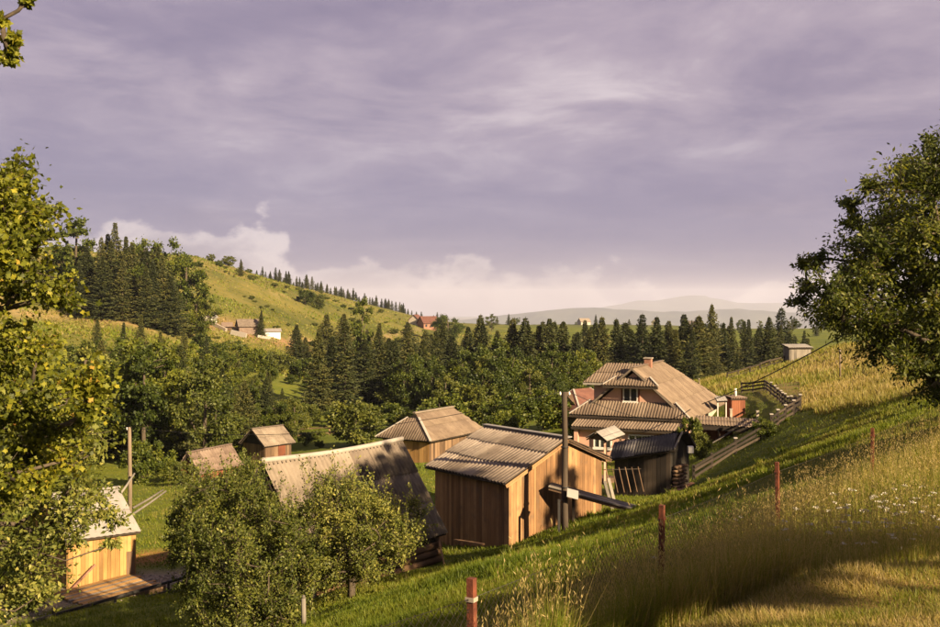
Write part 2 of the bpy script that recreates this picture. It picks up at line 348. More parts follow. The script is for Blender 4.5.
def build_ground():
    th = np.concatenate([np.linspace(-.62, .62, 400), np.linspace(.62, 2*math.pi-.62, 92)[1:-1]])
    r = np.concatenate([[0.], np.geomspace(1.5, 25000, 350)])
    R, TH = np.meshgrid(r, th, indexing='ij'); X = (R*np.sin(TH)).ravel(); Y = (R*np.cos(TH)).ravel()
    Z = gz(X, Y); nr, nt = len(r), len(th)
    i, j = np.meshgrid(np.arange(nr-1), np.arange(nt), indexing='ij'); j2 = (j+1) % nt
    F = np.stack([i*nt+j, i*nt+j2, (i+1)*nt+j2, (i+1)*nt+j], -1).reshape(-1, 4)[:, ::-1]
    # base colours of the sward and soil
    px = pxof(X, Y); front = Y > 1
    C = np.tile(np.array([.140, .165, .022]), (len(X), 1))
    def blend(mask, c): C[:] = C*(1-mask[:, None])+np.array(c)*mask[:, None]
    hill = sstep(Y, 150, 230)*sstep(-px, -560, -430)
    blend(hill, (.175, .162, .046))
    blend(hill*sstep(wob(X, Y, 26, 2)+.6*wob(X, Y, 9, 4), .1, .9)*.75, (.085, .095, .022))
    blend(hill*sstep(Z, -4, 12)*.5, (.22, .175, .065))
    blend(sstep(Y, 700, 1000), (.11, .12, .035))
    blend(sstep(Y, 1000, 1500)*sstep(wob(X, Y, 130, 2)+.5*wob(X, Y, 60, 1), -.1, .3)*.8, (.035, .045, .022))
    dry = sstep(X, 21, 27)*sstep(Y, 48, 62)*(Y < 200)
    blend(dry, (.22, .165, .07))
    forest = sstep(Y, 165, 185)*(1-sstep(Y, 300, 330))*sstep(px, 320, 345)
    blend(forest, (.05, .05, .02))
    def spot(cxy, r, c, s=1.):
        d = np.hypot((X-cxy[0])/r[0], (Y-cxy[1])/r[1])+.18*wob(X, Y, r[0]*.25); blend((1-sstep(d, .7, 1.1))*s*front, c)
    for q in ((296, 337, 300), (250, 330, 300), (215, 318, 300), (330, 349, 320)): a = at(*q); spot(a, (11, 9), (.33, .20, .12), .8)
    a = at(60, 311, 228); spot(a, (26, 4), (.36, .26, .13), .8)
    def track(pts, w, c, s_=.8):
        Q = [at(*q)[:2] for q in pts]; best = np.full(len(X), 1e9)
        for A, B in zip(Q[:-1], Q[1:]):
            d = B-A; t = np.clip(((X-A[0])*d[0]+(Y-A[1])*d[1])/(d@d), 0, 1); best = np.minimum(best, np.hypot(X-A[0]-t*d[0], Y-A[1]-t*d[1]))
        blend((1-sstep(best+.5*wob(X, Y, 5), w*.5, w))*s_*front, c)
    track([(20, 311, 226), (110, 312, 236), (160, 318, 258), (205, 327, 290), (270, 337, 300), (340, 346, 335), (420, 331, 470)], 2.4, (.34, .25, .14))
    track([(270, 300, 380), (330, 306, 470), (390, 316, 560)], 2.2, (.30, .24, .11), .6)
    track([(215, 290, 370), (260, 296, 400), (310, 305, 420), (370, 318, 450)], 3.0, (.10, .115, .03), .6)
    mown = (1-sstep(Y, edgeY(X)-.3, edgeY(X)+.2))*sstep(Y, 2, 4)
    blend(mown, (.24, .185, .06)); blend(mown*sstep(wob(X, Y, .45, 2)+.6*wob(X, Y, .2, 1), .3, 1.)*.7, (.24, .145, .07))
    a = at(148, 552, 46); spot(a, (1.3, 1.6), (.30, .15, .06), .9)
    # gravel track past the yellow shed
    A, B = at(-40, 620, 36.6)[:2], at(205, 564, 43.4)[:2]; d = B-A; t = np.clip(((X-A[0])*d[0]+(Y-A[1])*d[1])/(d@d), 0, 1)
    dist = np.hypot(X-A[0]-t*d[0], Y-A[1]-t*d[1])+.25*wob(X, Y, .6)
    blend((1-sstep(dist, 1.1, 1.7))*front, (.33, .275, .215))
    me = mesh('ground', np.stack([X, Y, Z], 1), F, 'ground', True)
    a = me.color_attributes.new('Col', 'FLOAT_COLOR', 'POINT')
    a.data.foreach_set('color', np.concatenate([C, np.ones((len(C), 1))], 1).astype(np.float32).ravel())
    o = bpy.data.objects.new('ground', me); link(o, None, (0, 0, 0)); o['kind'] = 'structure'
build_ground()

def build_mountain(name, pts, Y, depth, seed):
    """far mountain ridge: a closed relief standing on the plain; pts = (px, py) of its crest"""
    P = np.array(pts, float); n = 90; px = np.linspace(P[0, 0], P[-1, 0], n); py = np.interp(px, P[:, 0], P[:, 1])
    X = (px-HX)/FPX*Y; Zt = (HY-py)/FPX*Y+np.array([5*wob(np.array([x]), np.array([seed]), 60., seed)[0]+2.5*wob(np.array([x]), np.array([seed]), 23., seed)[0] for x in X])
    rows = []
    for k, s in ((-1, 0.), (-.7, .22), (-.4, .62), (-.2, .85), (0, 1.), (.3, .7), (1, 0.)):
        yy = Y+k*depth+ (0 if k in (-1, 1) else 1)*np.array([depth*.12*wob(np.array([x]), np.array([k*50.]), 90., seed)[0] for x in X])
        rows.append(np.stack([X, yy, -480+(Zt+480)*s], 1))
    V = np.concatenate(rows); m = len(rows)
    F = np.array([(r*n+c, r*n+c+1, (r+1)*n+c+1, (r+1)*n+c) for r in range(m-1) for c in range(n-1)])
    o = part(name, V, F, 'mountain', smooth=True); o['kind'] = 'structure'
build_mountain('hills', [(100, 345), (420, 326), (480, 318), (540, 311), (590, 307), (660, 312), (740, 309), (800, 313), (950, 318), (1100, 340)], 11500, 1500, 1)
build_mountain('mountains', [(470, 335), (560, 309), (600, 308), (640, 300), (655, 301), (690, 295), (705, 296), (740, 303), (800, 303), (900, 300), (1000, 296), (1200, 303), (1300, 335)], 22000, 2600, 2)

# ------------------------------------------------------------------ building helpers
def roof(parent, O, U, V, poly, mat, sw=1.1, sl=1.7, wave=.18, amp=.028, deck='dark_plank', name='roof', jit=.02, gap=0.0):
    """one roof slope: a board deck (part) carrying corrugated sheets (sub-parts), cut to a convex polygon in (u, v)"""
    O = np.asarray(O, float); U = unit(U); V = unit(V); N = np.cross(U, V); N = N if N[2] > 0 else -N
    Q = np.array(poly, float); W3 = lambda u, v, h: O+np.outer(u, U)+np.outer(v, V)+np.outer(h, N)
    dk = part(name, *slab(W3(Q[:, 0], Q[:, 1], np.zeros(len(Q))), N, -.09, -.035), deck, parent)
    def vr(u):
        vs = []
        for a, b in zip(Q, np.roll(Q, -1, 0)):
            if abs(a[0]-b[0]) < 1e-9:
                if abs(u-a[0]) < 1e-6: vs += [a[1], b[1]]
            elif min(a[0], b[0])-1e-9 <= u <= max(a[0], b[0])+1e-9: vs.append(a[1]+(b[1]-a[1])*(u-a[0])/(b[0]-a[0]))
        return (min(vs), max(vs)) if vs else (0, 0)
    u0, u1 = Q[:, 0].min(), Q[:, 0].max(); v0, v1 = Q[:, 1].min(), Q[:, 1].max()
    nc = max(1, round((u1-u0)/sw)); nr = max(1, round((v1-v0)/sl)); cw = (u1-u0)/nc; rl = (v1-v0)/nr
    for r in range(nr):
        for c in range(nc):
            if gap and random.random() < gap: continue
            ua, ub = u0+c*cw, u0+(c+1)*cw; n = max(4, int(round(cw/wave*4)))
            us = np.linspace(ua+.002, ub-.002, n+1); dv, dh = random.uniform(-jit, jit), random.uniform(0, .012)
            lo, hi, ok = [], [], []
            for u in us:
                a, b = vr(u); l = max(v0+r*rl, a)+(dv if r else dv*.6); h = min(v0+(r+1)*rl+.08, b+.03); lo.append(l); hi.append(max(h, l+.002)); ok.append(h-l > .03)
            if sum(ok) < 3: continue
            lo = np.array(lo); hi = np.array(hi); w = amp*np.cos(us/wave*2*math.pi)+amp*.6
            lift = .045*(1-np.clip((lo-(v0+r*rl))/rl, 0, 1))+dh; liftt = .045*(1-np.clip((hi-(v0+r*rl))/rl, 0, 1.1))+dh
            P = np.concatenate([W3(us, lo, w+lift-.028), W3(us, lo, w+lift), W3(us, hi, w+liftt)]); m = n+1
            F = [(i, i+1, m+i+1, m+i) for i in range(n) if ok[i] or ok[i+1]]+[(m+i, m+i+1, 2*m+i+1, 2*m+i) for i in range(n) if ok[i] or ok[i+1]]
            part('roof_sheet', P, F, mat, dk, smooth=True)
    return dk
def capbar(name, a, b, mat, parent, w=.22, h=.09): return beam(name, a, b, w, h, mat, parent)
def planks(parent, A, B, zb, zt, mat, w=.17, t=.03, out=None, jit=.012, name='plank', gap=.008):
    """upright boards along A-B; zb, zt give bottom and top height at fraction s"""
    A = np.asarray(A, float)[:2]; B = np.asarray(B, float)[:2]; L = np.linalg.norm(B-A); n = max(1, int(round(L/w))); d = (B-A)/L
    nn = np.array([d[1], -d[0]]) if out is None else np.asarray(out, float)
    e = np.cumsum(np.concatenate([[0], np.array([random.uniform(.75, 1.25) for _ in range(n)])])); e /= e[-1]
    for i in range(n):
        s0, s1 = e[i]+gap/L/2, e[i+1]-gap/L/2; o = random.uniform(0, jit); q = []
        dz = random.uniform(-.04, .03)
        for s, z in ((s0, zb(s0)+dz), (s1, zb(s1)+dz), (s1, zt(s1)), (s0, zt(s0))):
            p = A+d*s*L; q.append(V3(p[0], p[1], z))
        part(name, *slab(q, V3(nn[0], nn[1], 0), o, o+t), mat, parent)
def lin(a, b): return lambda s: a+(b-a)*s
class Fr:
    """local frame of a building: a along the ridge, b across it (towards the camera's right), height above its floor"""
    def __init__(s, x, y, z, h): s.o = V3(x, y, z); s.r = V3(math.cos(h), math.sin(h), 0); s.p = V3(math.sin(h), -math.cos(h), 0)
    def __call__(s, a, b, c=0.): return s.o+s.r*a+s.p*b+V3(0, 0, c)
def core(parent, pts, z0, z1, mat, name='wall'):
    P = [V3(p[0], p[1], z0) for p in pts]; return part(name, *slab(P, V3(0, 0, 1), 0, z1-z0), mat, parent)
def gable_core(parent, f, a0, a1, w, H, R, mat, inset=.05, down=.8, ridge_b=0., name='wall'):
    """solid house-shaped body"""
    sec = [(-w+inset, -down), (w-inset, -down), (w-inset, H-.1), (ridge_b, H+R-.16), (-w+inset, H-.1)]
    P = [f(a0+inset, b, c) for b, c in sec]; Q = [f(a1-inset, b, c) for b, c in sec]; k = len(sec)
    V = np.array(P+Q); F = [tuple(range(k))[::-1], tuple(range(k, 2*k))]+[(i, (i+1) % k, k+(i+1) % k, k+i) for i in range(k)]
    return part(name, V, F, mat, parent)
def gable_roofs(parent, f, a0, a1, w, H, R, mat, ov=.25, eave=.3, **kw):
    """both slopes of a plain gable roof"""
    sl = math.hypot(w, R); e = eave
    for s in (1, -1):
        V = unit(-f.p*s*w+V3(0, 0, R)); O = f(a0-ov, s*w, H)-V*e
        roof(parent, O, f.r, V, [(0, 0), (a1-a0+2*ov, 0), (a1-a0+2*ov, sl+e), (0, sl+e)], mat, **kw)
def window(parent, c, right, up, w, h, n, mats=('white_paint', 'glass'), bars=1, d=.05, surround=None):
    c = np.asarray(c, float); right = unit(right); up = unit(up); n = unit(n)
    fr = []
    def bar(p, q, t): fr.append((beamV(p, q, t, .07, n), BOXF))
    x, y = right*w/2, up*h/2
    bar(c-x-y, c+x-y, .09); bar(c-x+y, c+x+y, .09); bar(c-x-y*.88, c-x+y*.88, .09); bar(c+x-y*.88, c+x+y*.88, .09)
    for i in range(bars): o = right*w*((i+1)/(bars+1)-.5); bar(c+o-y*.87, c+o+y*.87, .09)
    V, F = join(fr); wo = part('window', V+n*d, F, mats[0], parent)
    part('pane', *slab([c-x-y, c+x-y, c+x+y, c-x+y], n, .01, .03), mats[1], wo)
    beam('sill', c-x*1.15-y*1.1+n*.09, c+x*1.15-y*1.1+n*.09, .05, .16, mats[0], wo)
    if surround:
        t = .16; ps = [(beamV(c-x*1.0-right*t*.6-y*1.1, c-x*1.0-right*t*.6+y*1.15, t, .06, n), BOXF), (beamV(c+x+right*t*.6-y*1.1, c+x+right*t*.6+y*1.15, t, .06, n), BOXF), (beamV(c-x*1.35+y*1.28, c+x*1.35+y*1.28, t, .06, n), BOXF)]
        V, F = join(ps); part('surround', V+n*d*.8, F, surround, wo)
    return wo

# ------------------------------------------------------------------ buildings
def plank_barn():
    A = V3(1.53, 40, 0); ab = V3(.79, .613, 0); ad = V3(-.613, .79, 0); L, D = 4.9, 4.85
    t = thing('plank_barn', 'orange-brown plank barn with patched corrugated roof, in front of the utility pole\'s dark line', 'barn', (A[0], A[1], -9.3))
    t['label'] = 'orange-brown plank barn with a patched grey corrugated roof beside the tall utility pole'
    zl, zp, zr, sp = -6.92, -5.62, -6.47, .586
    P = lambda s, d, z: V3(*(A+ab*s*L+ad*d)[:2], z)
    sec = [(0.01, -10.6), (.99, -10.6), (.99, zr-.14), (sp, zp-.14), (.01, zl-.14)]
    V = np.array([P(s, .05, z) for s, z in sec]+[P(s, D-.05, z) for s, z in sec]); k = 5
    w = part('wall', V, [tuple(range(k))[::-1], tuple(range(k, 2*k))]+[(i, (i+1) % k, k+(i+1) % k, k+i) for i in range(k)], 'shadow_wood', t)
    zt = lambda s: (zl+(zp-zl)*s/sp if s < sp else zp+(zr-zp)*(s-sp)/(1-sp))-.06
    planks(w, A, A+ab*L, lin(-9.75, -9.1), zt, 'fresh_plank', w=.155, out=(.613, -.79))
    planks(w, A+ad*D, A, lin(-10.5, -9.75), lambda s: zl-.04, 'fresh_plank', w=.165, out=(-.79, -.613))
    planks(w, A+ab*L+ad*D, A+ad*D, lin(-9.5, -10.4), lambda s: zt(1-s), 'old_plank', w=.4, out=(-.613, .79))
    planks(w, A+ab*L, A+ab*L+ad*D, lin(-9.1, -9.3), lambda s: zr-.06, 'old_plank', w=.4, out=(.79, .613))
    # long left slope
    run = sp*L; V1 = unit(ab*run+V3(0, 0, zp-zl)); s1 = math.hypot(run, zp-zl)
    O = P(0, -.22, zl)-V1*.38+V3(0, 0, .07)
    roof(t, O, ad, V1, [(0, 0), (D+.55, 0), (D+.55, s1+.38), (0, s1+.38)], 'barn_slate', sw=1.08, sl=1.15, wave=.21, amp=.045, jit=.09)
    run2 = (1-sp)*L; V2 = unit(-ab*run2+V3(0, 0, zp-zr)); s2 = math.hypot(run2, zp-zr)
    O2 = P(1, -.22, zr)-V2*.4+V3(0, 0, .07)
    roof(t, O2, ad, V2, [(0, 0), (D+.55, 0), (D+.55, s2+.40), (0, s2+.40)], 'barn_slate', sw=1.08, sl=1.2, wave=.15, amp=.026)
    capbar('ridge_cap', P(sp, -.25, zp+.16), P(sp, D+.3, zp+.16), 'pale_metal', t, .3, .05)
    beam('verge_board', P(0, -.2, zl)-V1*.4+V3(0, 0, .0), P(sp, -.2, zp), .04, .13, 'fresh_plank', t)
    beam('verge_board', P(sp, -.2, zp), P(1, -.2, zr)-V2*.42, .04, .13, 'old_plank', t)
    for i in range(7):
        d = .1+i*(D-.2)/6; beam('rafter', P(1, d, zr-.05)-V2*.42, P(1, d, zr-.05)+V2*.3, .07, .1, 'fresh_plank', t)
    beam('corner_post', P(-.004, -.03, -9.8), P(-.004, -.03, zl-.1), .09, .09, 'fresh_plank', t, up=(1, 0, 0))
    # the ramp to its loft
    R0 = V3(3.16, 41.27, -7.23)+V3(.613, -.79, 0)*.1; R1 = V3(6.35, 40.4, -7.95)
    t2 = thing('plank_ramp', 'weathered plank ramp sloping from the barn wall down to the grass', 'ramp', (R1[0], R1[1], R1[2]-.1))
    side = unit(np.cross(R1-R0, (0, 0, 1)))
    for i in range(4): beam('plank', R0+side*(i*.21), R1+side*(i*.21)+unit(R1-R0)*random.uniform(-.1, .1), .195, .045, 'grey_plank', t2)
    for i in (0, 3): beam('bearer', R0+side*(i*.21)-V3(0, 0, .1), R1+side*(i*.21)-V3(0, 0, .1), .09, .10, 'old_plank', t2)
    m = R0*.72+R1*.28; beam('prop', m+side*.3-V3(0, 0, .1), V3(m[0], m[1], g1(m[0], m[1])-.2)+side*.3, .1, .1, 'dark_plank', t2, up=(1, 0, 0))
    b = P(1, -.12, 0); 
    for i in range(2):
        x = b+ab*(.1+.22*i); o = beam('leaning_board', V3(x[0]+.3, x[1]-.25, g1(x[0], x[1])-.05), V3(x[0]-.02, x[1], -7.45+.1*i), .16, .04, 'grey_plank', None, up=(.6, -.8, 0))
        tag(o, ('grey board leaning on the barn corner, nearer the ramp' if i == 0 else 'grey board leaning on the barn corner, nearer the dark shed'), 'board')
    # loose boards lying at the shaded side
    o = beam('loose_board', at(455, 541, 41.)+V3(0, 0, .05), at(483, 545.5, 39.4)+V3(0, 0, .05), .14, .05, 'fresh_plank'); tag(o, 'pale board lying in the grass along the shaded barn wall', 'board')
plank_barn()

def utility_pole():
    X, Y = 3.55, 39.1; zg = g1(X, Y); t = thing('utility_pole', 'tall wooden utility pole standing in front of the orange plank barn', 'pole', (X, Y, zg))
    zs = np.linspace(zg-.5, at(0, 392, Y)[2], 7); tube('post', [(X+.012*math.sin(z*2), Y, z) for z in zs], np.linspace(.135, .10, 7), 'dark_pole', t, 10)
    for dz, s in ((.12, -1), (.12, 1)):
        z = zs[-1]-dz; tube('insulator', [(X+s*.17, Y, z), (X+s*.17, Y, z+.05), (X+s*.17, Y, z+.13)], [.03, .045, .02], 'white_paint', t)
        beam('bracket', (X, Y, z-.02), (X+s*.17, Y, z-.02), .03, .03, 'black_iron', t)
    for z in (zg+1.6, zg+3.1): tube('band', [(X, Y, z), (X, Y, z+.05)], .145, 'black_iron', t)
    zt = zs[-1]; 
    sx, sy = X-.24, Y-.25; sg = g1(sx, sy)
    t = thing('plate_sign', 'small tilted white plate on a thin dark post at the foot of the utility pole', 'sign', (sx, sy, sg))
    beam('post', (sx, sy, sg-.2), (sx, sy, sg+1.25), .09, .09, 'black_iron', t, up=(1, 0, 0))
    c = at(572.5, 494, sy-.1); n = unit((.35, -.75, .55)); r = unit(np.cross((0, 0, 1), n)); r = unit(r*math.cos(-.35)+np.cross(n, r)*math.sin(-.35)); u = np.cross(n, r)
    part('plate', *slab([c-r*.23-u*.18, c+r*.23-u*.18, c+r*.23+u*.18, c-r*.23+u*.18], n, 0, .02), 'pale_metal', t)
    beam('arm', (sx, sy, sg+1.2), c-n*.01, .04, .04, 'black_iron', t)
    return V3(X, Y, zt)
POLETOP = utility_pole()

def long_barn():
    f = Fr(-4.85, 38.1, -9.75, .902); L, W, H, R = 6.5, 2.1, 1.15, 3.05
    t = thing('log_barn', 'low log barn under a huge steep sagging corrugated roof behind the apple trees', 'barn', f.o)
    w = gable_core(t, f, -L/2, L/2, W-.1, H, R, 'shadow_wood', down=1.)
    for i in range(5): # logs along the near side
        z = -.55+i*.27; tube('log', [f(-L/2-.1, W-.02+.02*(i % 2), z), f(0, W, z+.01), f(L/2+.1, W-.02, z)], .135, 'log', w, 8)
    beam('foundation', f(-L/2-.1, W+.14, -.68), f(L/2+.1, W+.14, -.45), .3, .42, 'stone', t)
    for e in (-1, 1): planks(w, f(e*L/2, -e*W), f(e*L/2, e*W), lin(f.o[2]-.5, f.o[2]-.5), lambda s: f.o[2]+H+R*(1-abs(2*s-1))-.1, 'old_plank', w=.3, out=tuple((f.r*e)[:2]))
    beam('corner_post', f(-L/2-.05, W+.12, -.8), f(-L/2-.05, W+.12, .5), .3, .16, 'white_trim', t, up=(1, 0, 0))
    gable_roofs(t, f, -L/2, L/2, W, H, R, 'old_slate', ov=.3, eave=.3, sw=1.05, sl=1.5, wave=.19, amp=.055, jit=.04)
    pts = [f(a, 0, H+R+.12-.10*math.cos(a/(L/2+.3)*math.pi/2)) for a in np.linspace(-L/2-.3, L/2+.3, 9)]
    tube('ridge_cap', pts, .095, 'white_trim', t, 8)
    o = beam('leaning_slab', f(L/2-.4, W+.75, -.5), f(L/2-.2, W+.2, .75), .2, .06, 'log', None, up=(1, 0, 0)); tag(o, 'brown slab propped against the shaded corner of the steep-roofed log barn', 'board')
long_barn()

def yellow_shed():
    f = Fr(-15.94, 43, -10.88, .646); L, W, H, R = 2.62, 2.45, 1.71, 1.25
    t = thing('yellow_shed', 'small fresh yellow plank shed with a pale sheet roof by the gravel track', 'shed', f.o)
    w = gable_core(t, f, -L/2, L/2, W, H, R, 'shadow_wood', down=.7)
    zb = f.o[2]-.5
    planks(w, f(-L/2, W), f(L/2, W), lin(zb, zb), lin(f.o[2]+H, f.o[2]+H), 'yellow_plank', w=.15, out=tuple(f.p[:2]))
    for e in (-1, 1): planks(w, f(e*L/2, -e*W), f(e*L/2, e*W), lin(zb, zb), lambda s: f.o[2]+H+R*(1-abs(2*s-1))-.08, 'yellow_plank', w=.16, out=tuple((f.r*e)[:2]))
    c = f(L/2-.2, W+.045, .5); part('dark_panel', *slab([c-f.r*.16-V3(0, 0, .55), c+f.r*.16-V3(0, 0, .55), c+f.r*.16+V3(0, 0, .35), c-f.r*.16+V3(0, 0, .35)], f.p, 0, .02), 'old_plank', t)  # darker plank panel near the wall's right end
    gable_roofs(t, f, -L/2, L/2, W, H, R, 'pale_metal', ov=.16, eave=.22, sw=1.0, sl=1.3, wave=.25, amp=.012)
    capbar('ridge_cap', f(-L/2-.2, 0, H+R+.07), f(L/2+.2, 0, H+R+.07), 'white_trim', t, .24, .05)
yellow_shed()

def small_shed(f, L, W, H, R, name, label, wallmat, roofmat, ww=.22, sw=1.0, sl=1.1, gable_open=False, jit=.03, wave=.2):
    t = thing(name, label, 'shed', f.o); w = gable_core(t, f, -L/2, L/2, W, H, R, 'shadow_wood', down=.8); zb = f.o[2]-.6
    for s in (1, -1): planks(w, f(-s*L/2, s*W), f(s*L/2, s*W), lin(zb, zb), lin(f.o[2]+H, f.o[2]+H), wallmat, w=ww, out=tuple((f.p*s)[:2]))
    for e in (-1, 1): planks(w, f(e*L/2, -e*W), f(e*L/2, e*W), lin(zb, zb), (lambda s: f.o[2]+H-.1) if gable_open else (lambda s: f.o[2]+H+R*(1-abs(2*s-1))-.1), wallmat, w=ww, out=tuple((f.r*e)[:2]))
    gable_roofs(t, f, -L/2, L/2, W, H, R, roofmat, ov=.35, eave=.3, sw=sw, sl=sl, wave=wave, jit=jit)
    capbar('ridge_cap', f(-L/2-.35, 0, H+R+.08), f(L/2+.35, 0, H+R+.08), roofmat, t, .26, .06)
    return t, w
f = Fr(-18.44, 95, -14.34, .874)
t, w = small_shed(f, 2.94, 1.55, 1.5, 1.24, 'gabled_shed', 'small gabled wooden shed with an open dark gable, at the edge of the leafy wood', 'old_plank', 'old_slate', gable_open=True)
c = f(.35, 1.59, .3); dr = part('door', *slab([c-f.r*.4-V3(0, 0, .9), c+f.r*.4-V3(0, 0, .9), c+f.r*.4+V3(0, 0, .9), c-f.r*.4+V3(0, 0, .9)], f.p, 0, .03), 'red_plank', w)
beam('handle', c+f.r*.28+f.p*.05, c+f.r*.28+f.p*.05+V3(0, 0, .15), .03, .03, 'black_iron', dr, up=(1, 0, 0))
f = Fr(-19.95, 80, -13.41, 1.12)
t, w = small_shed(f, 4.4, .95, .75, 1.25, 'ramshackle_shed', 'ramshackle low shed with a worn brown roof, nearer the leaning rails', 'red_plank', 'brown_slate', jit=.12, sl=.55, sw=1.3, wave=.3)

def hip_house():
    f = Fr(-2.45, 72, -10.95, 1.023); LR, W, H, R = 4.6, 2.2, 1.75, 1.55
    a0, a1 = -LR/2-1.5, LR/2+1.0
    t = thing('hip_roof_house', 'low wooden house with a grey hipped roof and yellow end wall in the yard', 'house', f.o)
    P = [f(a0+.35, -W+.35), f(a1-.3, -W+.35), f(a1-.3, W-.35), f(a0+.35, W-.35)]
    w = core(t, P, f.o[2]-.7, f.o[2]+H, 'shadow_wood')
    zb, zt = f.o[2]-.6, f.o[2]+H
    planks(w, P[3], P[2], lin(zb, zb), lin(zt, zt), 'old_plank', w=.24, out=tuple(f.p[:2]))
    planks(w, P[0], P[3], lin(zb, zb), lin(zt, zt), 'yellow_plank', w=.24, out=tuple((-f.r)[:2]))
    planks(w, P[2], P[1], lin(zb, zb), lin(zt, zt), 'old_plank', w=.4, out=tuple(f.r[:2]))
    planks(w, P[1], P[0], lin(zb, zb), lin(zt, zt), 'old_plank', w=.4, out=tuple((-f.p)[:2]))
    sl = math.hypot(W, R)
    for s in (1, -1):
        V = unit(-f.p*s*W+V3(0, 0, R)); O = f(a0, s*W, H)
        roof(t, O, f.r, V, [(0, 0), (a1-a0, 0), (a1-a0-.95, sl), (1.5, sl)], 'house_slate' if s > 0 else 'old_slate', sw=1.05, sl=1.45, wave=.2)
    # hipped ends stop below a small gablet
    V = unit(f.r*1.5+V3(0, 0, R)); s2 = math.hypot(1.5, R)
    roof(t, f(a0, -W, H), f.p, V, [(0, 0), (2*W, 0), (W+.45, s2*.82), (W-.45, s2*.82)], 'house_slate', sw=1.0, sl=1.3, wave=.2)
    V = unit(-f.r*.95+V3(0, 0, R)); s3 = math.hypot(.95, R)
    roof(t, f(a1, -W, H), f.p, V, [(0, 0), (2*W, 0), (W+.05, s3*.98), (W-.05, s3*.98)], 'old_slate', sw=1.0, sl=1.3, wave=.2)
    g = f(a0+1.9*.86, 0, 0)
    part('gablet', *slab([f(a0+1.32, -.5, H+R*.80), f(a0+1.32, .5, H+R*.80), f(a0+1.32, 0, H+R+.02)], -f.r, 0, .04), 'dark_plank', t)
    for s in (1, -1): beam('hip_cap', f(a0-.05, s*(W+.03), H+.08), f(a0+1.5*.82, s*.45, H+R*.82+.1), .17, .07, 'white_trim', t)
    capbar('ridge_cap', f(a0+1.3, 0, H+R+.1), f(a1-.9, 0, H+R+.1), 'old_slate', t)
hip_house()

